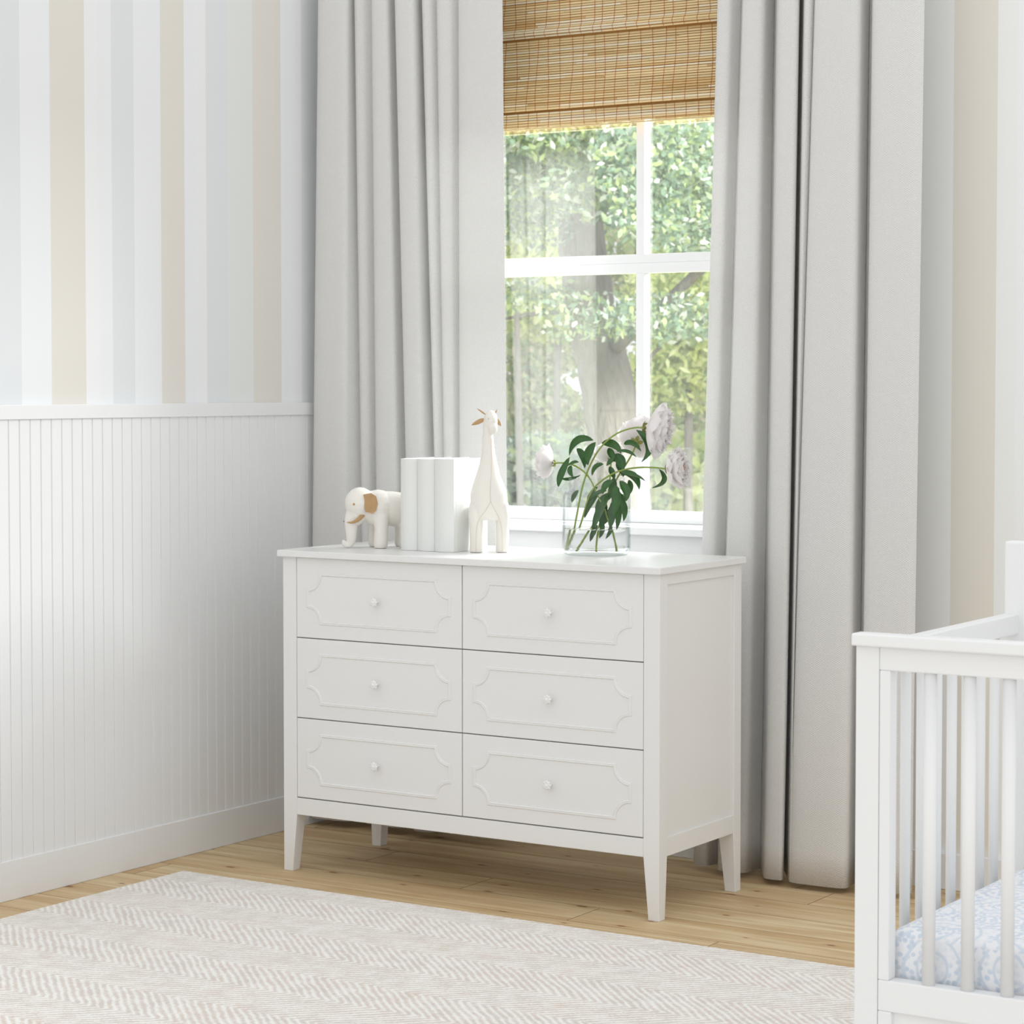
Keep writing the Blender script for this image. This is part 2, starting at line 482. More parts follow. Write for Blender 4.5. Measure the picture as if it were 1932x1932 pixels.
ZT = 3.2
bm = box(bmesh.new(), WX - 0.13, WX - 0.016, -5.6, WY + 0.12, -0.1, ZT)
struct('wall_left', bm, M['stripes_left'])
OX0, OX1, OZ0, OZ1 = 0.10, 1.19, 0.885, 2.62
bm = bmesh.new()
for a in ((WX - 0.016, OX0, 0.0 - .1, ZT), (OX1, 5.2, -0.1, ZT), (OX0, OX1, -0.1, OZ0), (OX0, OX1, OZ1, ZT)):
    box(bm, a[0], a[1], WY, WY + 0.16, a[2], a[3])
bmesh.ops.remove_doubles(bm, verts=bm.verts, dist=1e-5)
struct('wall_back', bm, M['stripes_back'])

bm = box(bmesh.new(), WX - 0.016, WX, -5.6, WY - 0.0, 0, 0.1013)
struct('baseboard_left', bm, M['trim'], bevel=0.002)
bm = box(bmesh.new(), WX, 5.2, WY - 0.015, WY, 0, 0.094)
struct('baseboard_back', bm, M['trim'], bevel=0.002)
# chair rail
bm = box(bmesh.new(), WX - 0.016, WX, -5.6, WY, 1.2116, 1.2485)
struct('trim_1', bm, M['trim'], bevel=0.0015)
# beadboard: boards with real grooves and a bead
def beadboard():
    bm = bmesh.new(); prof = []
    p = 0.0381; y = -0.646 - 130 * p; xf = WX - 0.0055
    while y < WY:
        prof += [(xf - 0.0035, y), (xf - 0.0035, y + 0.0012), (xf - 0.0006, y + 0.0022), (xf, y + 0.0032), (xf, y + p - 0.0042), (xf - 0.0008, y + p - 0.0026), (xf, y + p - 0.0010), (xf - 0.001, y + p - 0.0004)]
        y += p
    prof = [q for q in prof if q[1] > -5.6 and q[1] < WY]
    lo = [bm.verts.new((x, yy, 0.09)) for x, yy in prof]; hi = [bm.verts.new((x, yy, 1.22)) for x, yy in prof]
    for i in range(len(prof) - 1): bm.faces.new((lo[i], lo[i + 1], hi[i + 1], hi[i]))
    struct('trim_2', bm, M['trim'])
beadboard()

# ------------------------------------------------------------------ window
win = thing('window_1', loc=(0.645, WY + 0.1, 0.885), kind='structure')
YS = 0.82                        # face of the sash
bm = bmesh.new()                 # jamb lining
for a in ((OX0, OX0 + 0.02, OZ0, OZ1), (OX1 - 0.02, OX1, OZ0, OZ1), (OX0, OX1, OZ1 - 0.02, OZ1)):
    box(bm, a[0], a[1], WY - 0.004, WY + 0.16, a[2], a[3])
obj('window_frame', bm, M['window'], win, bevel=0.001)
def sash(name, z0, z1, zb, zt, y):
    bm = bmesh.new()
    x0, x1 = OX0 + 0.02, OX1 - 0.02
    box(bm, x0, x0 + 0.042, y, y + 0.034, z0, z1); box(bm, x1 - 0.042, x1, y, y + 0.034, z0, z1)
    box(bm, x0 + .042, x1 - .042, y, y + 0.034, z0, zb); box(bm, x0 + .042, x1 - .042, y, y + 0.034, zt, z1)
    obj(name, bm, M['window'], win, bevel=0.0015)
    bm = box(bmesh.new(), 0.631, 0.657, y + 0.001, y + 0.034, zb, zt)
    obj('muntin', bm, M['window'], win, bevel=0.001)
    bm = box(bmesh.new(), x0 + .04, x1 - .04, y + 0.024, y + 0.027, zb - .002, zt + .002)
    obj('pane', bm, M['pane'], win)
sash('lower_sash', 0.913, 1.64, 0.947, 1.612, YS)
sash('upper_sash', 1.64, 2.60, 1.665, 2.56, YS)
bm = bmesh.new()                 # stool (inner sill) with nosing, apron below
box(bm, OX0 - 0.07, OX1 + 0.07, WY - 0.045, WY, 0.885, 0.908)
box(bm, OX0, OX1, WY, WY + 0.16, 0.885, 0.9125)
obj('window_sill', bm, M['window'], win, bevel=0.004, seg=3)
bm = bmesh.new()
box(bm, OX0 - 0.05, OX1 + 0.05, WY - 0.016, WY, 0.80, 0.885)
obj('window_apron', bm, M['window'], win, bevel=0.002)
bm = bmesh.new()                 # casing on the room side
for a in ((OX0 - 0.075, OX0, 0.908, OZ1 + .075), (OX1, OX1 + 0.075, 0.908, OZ1 + .075), (OX0, OX1, OZ1, OZ1 + .075)):
    box(bm, a[0], a[1], WY - 0.014, WY, a[2], a[3])
obj('window_casing', bm, M['window'], win, bevel=0.002)

# ------------------------------------------------------------------ curtains
RK = 0.642                       # how far x shifts per metre of depth for the folds' overlap
def curtain(name, label, folds_hi, folds_lo, x_end, yf, yb, zb, lift=(), seam=None, group=None, flat=False):
    """folds: list of (x at z_hi, x at z_lo, depth factor, lit share); a fold overlaps the valley on its left"""
    zh, zl = 2.36, 1.02
    def prof(idx):
        pts = []
        n = len(folds_hi)
        F_ = folds_hi if idx == 0 else folds_lo
        ends = x_end[idx]
        for i in range(n):
            x, d, share, val = F_[i]
            nx = F_[i + 1][0] if i + 1 < n else ends
            w = nx - x
            f = yf + (1 - d) * (yb - yf)
            def P(xp, y): return Vector((xp - RK * (y - 0.6), y, 0))
            pts.append(P(x + 0.001, f + 0.016))
            pts.append(P(x + 0.0005, f + 0.004))
            pts.append(P(x + w * 0.12, f - 0.001))
            pts.append(P(x + w * share * 0.55, f))
            pts.append(P(x + w * share, f + 0.005))
            if i + 1 < n:
                nd = F_[i + 1][1]
                back = f + (yb - f) * val
                pts.append(P(x + w * (share + 0.45 * (1 - share)), f + (back - f) * .55))
                pts.append(P(x + w * 0.99, back))
                pts.append(P(nx + 0.004 * min(1, val * 2), back + 0.004 * val))
                pts.append(P(nx + 0.005 * min(1, val * 2), back - (back - f) * .3))
            else:
                pts.append(P(x + w * 0.9, f + 0.012)); pts.append(P(x + w, f + 0.02))
        return pts
    a, b = prof(0), prof(1)
    n = len(a)
    zs = [2.75, 2.36, 2.0, 1.6, 1.25, 1.02, 0.7, 0.4, 0.2, 0.1, zb]
    grid = []
    for z in zs:
        t = (zh - z) / (zh - zl)
        row = [Vector((a[i].x + (b[i].x - a[i].x) * t, a[i].y + (b[i].y - a[i].y) * t, z)) for i in range(n)]
        row = smooth_path(row, 2)
        if z < 0.5:
            for j, p in enumerate(row):
                q = j / len(row)
                p.y += 0.006 * math.sin(q * 19 + 1) * (0.5 - z)
                p.x += 0.008 * math.sin(q * 13) * (0.5 - z)
        grid.append(row)
    bm = bmesh.new(); uvl = bm.loops.layers.uv.new('cloth')
    m = len(grid[0]); V = []
    arc = [0]
    for j in range(1, m): arc.append(arc[-1] + (grid[3][j] - grid[3][j - 1]).length)
    for row in grid: V.append([bm.verts.new(p) for p in row])
    for r in range(len(V) - 1):
        for j in range(m - 1):
            f = bm.faces.new((V[r][j], V[r + 1][j], V[r + 1][j + 1], V[r][j + 1]))
            for lp, (rr, jj) in zip(f.loops, ((r, j), (r + 1, j), (r + 1, j + 1), (r, j + 1))):
                lp[uvl].uv = (arc[jj], zs[rr])
    c = grid[-1][m // 2]
    o = obj(name, bm, M['curtain'], smooth=True, origin=(c.x, c.y, zb))
    s = o.modifiers.new('thickness', 'SOLIDIFY'); s.thickness = 0.003; s.offset = 0
    tag(o, label, 'curtain', group)
    # stitched side hem as a part
    if seam is not None:
        bm = bmesh.new()
        js = min(range(m), key=lambda j: abs(arc[j] - seam))
        for r in range(len(zs) - 1):
            p0, p1 = grid[r][js], grid[r + 1][js]
            nst = max(2, int((p0 - p1).length / 0.012))
            for q in range(nst):
                u0, u1 = q / nst, (q + 0.6) / nst
                A = p0.lerp(p1, u0) + Vector((0.0, -0.0022, 0)); B = p0.lerp(p1, u1) + Vector((0.0, -0.0022, 0))
                tube(bm, [A, B], 0.0007, 4)
        obj('side_hem_stitching', bm, M['stitch'], o)
    return o, grid

# (x, depth, lit share) at eye height of photo top and at 1.02 m
def xs(u, v): return at(u, v, 0.6).x
hi = [(602, 1.0, .78, .6), (670, .75, .5, .42), (703, .95, .66, .6), (747, 1.0, .68, .72), (797, .7, .55, .4), (825, .78, .6, .42), (866, .85, .6, 0)]
lo = [(593, 1.0, .66, .6), (682, .75, .5, .42), (711, .95, .66, .6), (768, 1.0, .6, .72), (821, .7, .5, .3), (839, .78, .55, .42), (868, .85, .6, 0)]
curtain('curtain_panel', 'pale grey woven curtain hanging left of the window behind the elephant and books',
        [(xs(u, 60),) + q for u, *q_ in hi for q in [tuple(q_)]], [(xs(u, 900),) + q for u, *q_ in lo for q in [tuple(q_)]], (xs(948, 60), xs(956, 900)),
        0.565, 0.655, 0.022, seam=None)
hi = [(1356, .6, .5, .5), (1402, .75, .6, .62), (1465, .95, .80, 1.0), (1514, .93, .6, .14), (1534, 1.0, .72, .55), (1643, .85, .8, 0)]
lo = [(1329, .6, .5, .5), (1374, .75, .6, .62), (1450, .95, .80, 1.0), (1497, .93, .5, .10), (1505, 1.0, .76, .55), (1630, .85, .8, 0)]
curtain('curtain_panel', 'pale grey woven curtain right of the window, partly behind the white crib',
        [(xs(u, 60),) + q for u, *q_ in hi for q in [tuple(q_)]], [(xs(u, 900),) + q for u, *q_ in lo for q in [tuple(q_)]], (xs(1741, 60), xs(1727, 900)),
        0.535, 0.69, 0.015, seam=None)

# ------------------------------------------------------------------ bamboo roman shade
def shade():
    root = thing('bamboo_shade', 'woven bamboo roman shade covering the top of the window', 'window shade', (0.645, 0.785, 2.03))
    rnd = random.Random(3)
    def slats(bm, z0, z1, yfun, pitch=0.0072):
        col = bm.loops.layers.float_color.new('tint') if 'tint' not in bm.loops.layers.float_color else bm.loops.layers.float_color['tint']
        z = z0
        X0, X1 = OX0 + 0.022, OX1 - 0.022
        while z < z1:
            y = yfun(z); r = 0.00318 * rnd.uniform(.85, 1.05); cuts = [X0]
            while cuts[-1] < X1: cuts.append(cuts[-1] + rnd.uniform(0.12, 0.7))
            cuts[-1] = X1
            for a, b in zip(cuts, cuts[1:]):
                t = rnd.random(); q = rnd.random()
                base = [lin(v) for v in ((242, 218, 168) if t < .6 else ((250, 238, 208) if t < .85 else (228, 194, 136)))]
                kk = rnd.uniform(.88, 1.06); c = tuple(v * kk for v in base) + (1,)
                dz = rnd.uniform(-.0003, .0003)
                ring = [(y + 0.0013 * math.cos(g), z + dz + r * math.sin(g)) for g in [2 * PI * k / 6 for k in range(6)]]
                A = [bm.verts.new((a, yy, zz)) for yy, zz in ring]; B = [bm.verts.new((b - 0.0006, yy, zz)) for yy, zz in ring]
                for k in range(6):
                    f = bm.faces.new((A[k], A[(k + 1) % 6], B[(k + 1) % 6], B[k]))
                    for lp in f.loops: lp[col] = c
                for ring_ in (A, B[::-1]):
                    f = bm.faces.new(ring_)
                    for lp in f.loops: lp[col] = c
            z += pitch
        return bm
    def cords(bm, z0, z1, yfun):
        x = OX0 + 0.045; i = 0; old = len(bm.faces)
        while x < OX1 - 0.03:
            n = int((z1 - z0) / 0.0036)
            ph = rnd.random() * 6
            pts = []
            for k in range(n + 1):
                z = z0 + (z1 - z0) * k / n
                pts.append((x + 0.0009 * (1 if k % 2 else -1) + 0.003 * math.sin(z * 22 + ph), yfun(z) - 0.0017, z))
            tube(bm, pts, 0.0006, 4, cap=False)
            x += 0.0385 if i % 6 != 4 else 0.030; i += 1
        col = bm.loops.layers.float_color['tint']; bm.faces.ensure_lookup_table()
        for f in bm.faces[old:]:
            for lp in f.loops: lp[col] = rgb(196, 100, 48)
        return bm
    secs = [(2.286, 2.60, lambda z: 0.772 + 0.012 * max(0, min(1, (z - 2.286) / .3)) + (0.010 * math.exp(-((z - 2.296) / .012) ** 2) * -1)),
            (2.082, 2.283, lambda z: 0.786 - 0.012 * math.exp(-((z - 2.082) / .10) ** 2)),
            (2.035, 2.076, lambda z: 0.784)]
    for nm, (z0, z1, fn) in zip(('upper_fold', 'middle_fold', 'bottom_fold'), secs):
        obj(nm, cords(slats(bmesh.new(), z0, z1, fn), z0 - .003, z1, fn), M['bamboo'], root)
    bm = bmesh.new(); box(bm, OX0 + .022, OX1 - .022, 0.7945, 0.7955, 2.034, 2.60)
    obj('added_gap_backing', bm, plain('slat_gap_backing', rgb(196, 152, 94), 0.9, 0.05), root)  # sheet added behind the slats; its brown stands in for dark gaps
    bm = bmesh.new(); box(bm, OX0 + .022, OX1 - .022, 0.79, 0.796, 2.028, 2.032)
    obj('bottom_rail', bm, plain('shade_rail', rgb(226, 208, 166), 0.6), root, bevel=0.0008)
shade()

# ------------------------------------------------------------------ dresser
W, D, H, TOP = 1.1675, 0.453, 0.86, 0.0177
def dresser():
    root = thing('dresser', 'white six-drawer dresser on tapered legs, standing under the window', 'dresser', (W / 2, D / 2, 0))
    ox, oy = 0.0094, 0.015
    bx0, bx1, by0, by1 = ox, W - ox, oy, D - 0.008
    zt = H - TOP
    P = M['paint']
    bm = box(bmesh.new(), 0, W, 0, D, zt, H)
    obj('top', bm, P, root, bevel=0.0025, seg=3)
    za, pl = 0.1533, 0.0443
    def leg(x0, x1, y0, y1, inx, iny):
        bm = bmesh.new()
        w = 0.030
        bx_ = (x0, x0 + w) if inx > 0 else (x1 - w, x1)
        by_ = (y0, y0 + w) if iny > 0 else (y1 - w, y1)
        top = [(x0, y0, za), (x1, y0, za), (x1, y1, za), (x0, y1, za)]
        bot = [(bx_[0], by_[0], 0), (bx_[1], by_[0], 0), (bx_[1], by_[1], 0), (bx_[0], by_[1], 0)]
        hexa(bm, bot, top)
        t2 = [(x, y, zt) for x, y, _ in top]
        vsT = [v for v in bm.verts if abs(v.co.z - za) < 1e-6]
        ret = bmesh.ops.extrude_face_region(bm, geom=[f for f in bm.faces if all(v in vsT for v in f.verts)])
        for v in ret['geom']:
            if isinstance(v, bmesh.types.BMVert): v.co.z = zt
        bmesh.ops.dissolve_degenerate(bm, edges=bm.edges, dist=1e-6)
        fs = [f for f in bm.faces if all(abs(v.co.z - za) < 1e-6 for v in f.verts)]
        if fs: bmesh.ops.delete(bm, geom=fs, context='FACES_ONLY')
        bmesh.ops.recalc_face_normals(bm, faces=bm.faces)
        obj('leg', bm, P, root, bevel=0.0015)
    ly = 0.040
    leg(bx0, bx0 + pl, by0, by0 + ly, 1, 1); leg(bx1 - pl, bx1, by0, by0 + ly, -1, 1)
    leg(bx0, bx0 + pl, by1 - ly, by1, 1, -1); leg(bx1 - pl, bx1, by1 - ly, by1, -1, -1)
    bm = box(bmesh.new(), bx0 + pl, bx1 - pl, by0 + 0.0005, by0 + 0.02, za, 0.1985)
    obj('apron', bm, P, root, bevel=0.0015)
    # sides: rails framing a set-in panel
    for x0, x1, xp in ((bx1 - 0.02, bx1 - 0.001, bx1 - 0.0065), (bx0 + 0.001, bx0 + 0.02, None)):
        bm = bmesh.new()
        box(bm, x0, x1, by0 + ly, by1 - ly, za, 0.2)
        obj('lower_side_rail', bm, P, root, bevel=0.0012)
        bm = box(bmesh.new(), x0, x1, by0 + ly, by1 - ly, 0.815, zt)
        obj('upper_side_rail', bm, P, root, bevel=0.0012)
        bm = bmesh.new()
        if xp: box(bm, x0, xp, by0 + ly - .001, by1 - ly + .001, 0.2, 0.815)
        else: box(bm, x0 + 0.0055, x1, by0 + ly - .001, by1 - ly + .001, 0.2, 0.815)
        obj('side_panel', bm, P, root)
    bm = box(bmesh.new(), bx0 + 0.02, bx1 - 0.02, by1 - 0.008, by1 - 0.003, za, zt)
    obj('back_panel', bm, P, root)
    bm = box(bmesh.new(), bx0 + pl - .002, bx1 - pl + .002, by0 + 0.012, by0 + 0.02, 0.198, zt)
    obj('drawer_gap_sheet', bm, M['dark'], root)  # sheet behind the drawers; the shade of the gaps is in its colour
    bm = box(bmesh.new(), bx0 + 0.02, bx1 - 0.02, by0 + 0.02, by1 - .008, 0.175, 0.19)
    obj('bottom_panel', bm, P, root)
    # drawers
    xm = 0.5846; zr = [(0.6279, zt), (0.4139, 0.6279), (0.2003, 0.4139)]
    def moulding(cx, cz, y):
        bm = bmesh.new()
        hw, hh, r = 0.2275, 0.0645, 0.0435
        path = []
        for sx, sz, a0 in ((1, 1, 0), (-1, 1, 1), (-1, -1, 2), (1, -1, 3)):
            cxx, czz = cx + sx * hw, cz + sz * hh
            pts = []
            for k in range(9):
                a = PI / 2 * k / 8
                # concave quarter circle about the corner
                pts.append((cxx - sx * r * math.cos(a), czz - sz * r * math.sin(a)))
            if sx * sz > 0: pts = pts[::-1]
            path += pts
        n = len(path)
        prof = [(-0.0048, 0), (-0.0042, -0.0016), (-0.0022, -0.0027), (0.0, -0.0022), (0.0018, -0.0031), (0.0036, -0.0019), (0.0046, 0)]
        rows = []
        for i in range(n):
            p = Vector(path[i]); a = Vector(path[i - 1]); b = Vector(path[(i + 1) % n])
            d1 = (p - a).normalized(); d2 = (b - p).normalized()
            n1 = Vector((-d1.y, d1.x)); n2 = Vector((-d2.y, d2.x))
            nn = (n1 + n2); nn = nn.normalized() / max(0.5, nn.normalized().dot(n1))
            rows.append([bm.verts.new((p.x + nn.x * q, y + h, p.y + nn.y * q)) for q, h in prof])
        for i in range(n):
            r0, r1 = rows[i], rows[(i + 1) % n]
            for k in range(len(prof) - 1): bm.faces.new((r0[k], r1[k], r1[k + 1], r0[k + 1]))
        bmesh.ops.recalc_face_normals(bm, faces=bm.faces)
        return bm
    def knob(cx, cz, y):
        bm = bmesh.new(); n = 48
        prof = [(0.0045, 0), (0.0042, -0.006), (0.0050, -0.009), (0.0098, -0.013), (0.0112, -0.0165), (0.0105, -0.020), (0.0078, -0.0215), (0.0062, -0.0205), (0.0038, -0.0225), (0, -0.0232)]
        rings = []
        for q, (r, h) in enumerate(prof):
            if r == 0: rings.append([bm.verts.new((cx, y + h, cz))]); continue
            lob = 0.13 if 3 <= q <= 6 else 0.0
            rings.append([bm.verts.new((cx + r * (1 + lob * math.cos(8 * a)) * math.cos(a), y + h, cz + r * (1 + lob * math.cos(8 * a)) * math.sin(a))) for a in [2 * PI * k / n for k in range(n)]])
        for r0, r1 in zip(rings, rings[1:]):
            for k in range(n):
                k2 = (k + 1) % n
                if len(r1) == 1: bm.faces.new((r0[k], r0[k2], r1[0]))
                else: bm.faces.new((r0[k], r0[k2], r1[k2], r1[k]))
        bmesh.ops.recalc_face_normals(bm, faces=bm.faces)
        return bm
    for z0, z1 in zr:
        for x0, x1 in ((bx0 + pl, xm), (xm, bx1 - pl)):
            g = 0.0013
            bm = box(bmesh.new(), x0 + g, x1 - g, by0 + 0.0008, by0 + 0.0125, z0 + g, z1 - g)
            c = ((x0 + x1) / 2, (z0 + z1) / 2)
            dr = obj('drawer', bm, P, root, bevel=0.0012)
            obj('moulding', moulding(c[0], c[1] - 0.001, by0 + 0.0009), P, dr, smooth=False)
            obj('knob', knob(c[0], c[1], by0 + 0.0009), M['ceramic'], dr, smooth=True)
dresser()

# ------------------------------------------------------------------ books
def book(x0, x1, y0, dep, h, label):
    z = H + 0.0005
    root = thing('book', label, 'book', ((x0 + x1) / 2, y0 + dep / 2, z), 'white books between the bookends')
    t = 0.0028; w = x1 - x0
    # cover: rounded spine swept into two boards
    bm = bmesh.new()
    outer, inner = [], []
    n = 10
    sag = min(0.011, w * .22)
    for k in range(n + 1):
        a = k / n
        x = x0 + w * a; y = y0 + sag * (2 * a - 1) ** 2 * (1.0)
        outer.append((x, y))
    outer = [(x0, y0 + dep)] + [(x0, y0 + sag + 0.012), (x0 + .0006, y0 + sag + 0.009)] + outer + [(x1 - .0006, y0 + sag + 0.009), (x1, y0 + sag + 0.012)] + [(x1, y0 + dep)]
    def inset(p, i):
        a = Vector(outer[max(i - 1, 0)]); b = Vector(outer[min(i + 1, len(outer) - 1)]); d = (b - a).normalized()
        nrm = Vector((-d.y, d.x)); return Vector(p) + nrm * t
    inner = [inset(p, i) for i, p in enumerate(outer)]
    cols = []
    for (ox_, oy_), q in zip(outer, inner):
        cols.append([bm.verts.new((ox_, oy_, z)), bm.verts.new((ox_, oy_, z + h)), bm.verts.new((q.x, q.y, z + h)), bm.verts.new((q.x, q.y, z))])
    for a, b in zip(cols, cols[1:]):
        for k in range(4): bm.faces.new((a[k], b[k], b[(k + 1) % 4], a[(k + 1) % 4]))
    bm.faces.new(cols[0]); bm.faces.new(cols[-1][::-1])
    bmesh.ops.recalc_face_normals(bm, faces=bm.faces)
    obj('cover', bm, M['cover'], root, bevel=0.0006)
    bm = box(bmesh.new(), x0 + t, x1 - t, y0 + sag + 0.004, y0 + dep - 0.004, z + 0.003, z + h - 0.004)
    obj('pages', bm, M['pages'], root)
book(0.2800, 0.3335, 0.166, 0.165, 0.243, 'white hardback book against the elephant bookend, leftmost of the three')
book(0.3345, 0.3895, 0.165, 0.168, 0.2435, 'white hardback book in the middle of the row of three')
book(0.3905, 0.4520, 0.164, 0.172, 0.2445, 'thickest white hardback book, beside the giraffe bookend')

# ------------------------------------------------------------------ animal bookends
def fuse(o, vox=0.0016, it=6):
    r = o.modifiers.new('fuse', 'REMESH'); r.mode = 'VOXEL'; r.voxel_size = vox; r.use_smooth_shade = True
    s = o.modifiers.new('soften', 'SMOOTH'); s.iterations = it; s.factor = 0.6
def seg(bm, pts, rad, n=16):
    """a closed tapering limb with rounded ends; rad may hold (side, front) pairs"""
    tube(bm, pts, rad, n)
    for p, r in ((pts[0], rad[0]), (pts[-1], rad[-1])):
        ra = r if not isinstance(r, tuple) else min(r)
        ellipsoid(bm, p, (ra, ra, ra), seg=12)

def elephant():
    hd = Vector((-0.66, -0.75, 0)).normalized()      # heading
    sd = Vector((hd.y, -hd.x, 0))                    # its left-to-right, towards the photo's left
    sd = -sd if sd.x > 0 else sd
    o0 = Vector((0.175, 0.219, H))                   # between the front legs
    def P(f, s, z): return o0 + hd * f + sd * s + Vector((0, 0, z))
    root = thing('elephant_bookend', 'cream leather elephant bookend with tan ears, head lowered left of the books', 'bookend', o0)
    bm = bmesh.new()
    # torso
    tube(bm, smooth_path([P(0.045, 0, .112), P(0.02, 0, .112), P(-.03, 0, .106), P(-.055, 0, .102), P(-.075, 0, .098)], 1),
         [(.030, .036), (.034, .040), (.039, .043), (.042, .045), (.043, .047), (.043, .047), (.043, .047), (.042, .046)][:8], 24)
    ellipsoid(bm, P(.0, 0, .107), (.048, .048, .050))
    # head
    ellipsoid(bm, P(.050, 0, .121), (.041, .041, .043))
    ellipsoid(bm, P(.060, 0, .098), (.027, .027, .038))
    # trunk
    tp = smooth_path([P(.064, 0, .100), P(.075, 0, .075), P(.074, 0, .045), P(.074, 0, .020), P(.079, 0, .008), P(.089, 0, .0075), P(.094, 0, .015), P(.091, 0, .020)], 2)
    tube(bm, tp, [.023 - .0155 * min(1, k / (len(tp) * .62)) for k in range(len(tp))], 16)
    # legs
    for s in (.034, -.030):
        seg(bm, [P(-.002, s * .8, .085), P(-.002, s, .05), P(.0, s, .010)], [.024, .0185, .0195])
    for s in (.026, -.022):
        seg(bm, [P(-.070, s * .8, .085), P(-.070, s, .05), P(-.070, s, .010)], [.022, .0175, .018])
    for v in bm.verts: v.co.z = max(v.co.z, H + 0.0006)
    b = obj('body', bm, M['leather'], root); fuse(b)
    # ears
    for s, sg in ((-.036, -1), (.036, 1)):
        bm = bmesh.new()
        out = [(.030, .146), (.010, .150), (-.004, .141), (-.008, .122), (-.004, .104), (.006, .094), (.017, .098), (.024, .099), (.027, .112), (.026, .130)]
        ctr = Vector((.012, .122))
        a, c = [], []
        for f, z in out:
            d = (Vector((f, z)) - ctr).length
            off = .006 if f < .015 else 0
            a.append(bm.verts.new(P(f + .020, s + sg * (.007 + off), z))); c.append(bm.verts.new(P(f + .020, s + sg * (.0055 + off), z)))
        bm.faces.new(a); bm.faces.new(c[::-1])
        for i in range(len(out)): bm.faces.new((a[i], a[i - 1], c[i - 1], c[i]))
        bmesh.ops.recalc_face_normals(bm, faces=bm.faces)
        obj('ear', bm, M['tan'], root, label='tan leather ear')
    for s in (-.024, .024):
        bm = bmesh.new()
        tp = smooth_path([P(.046, s * 1.05, .092), P(.060, s * 1.2, .078), P(.076, s * 1.15, .070), P(.092, s * 1.05, .071)], 1)
        tube(bm, tp, [(.003, .0062), (.003, .0065), (.0028, .006), (.0024, .0052), (.002, .0042), (.0016, .003), (.001, .0018), (.0006, .0006)][:len(tp)], 8)
        obj('tusk', bm, M['tan'], root, label='tan leather tusk')
    for s in (-.0345, .0345):
        bm = bmesh.new(); ellipsoid(bm, P(.074, s * .97, .120), (.0032, .0032, .0032), seg=10)
        obj('eye', bm, M['tan'], root)
elephant()

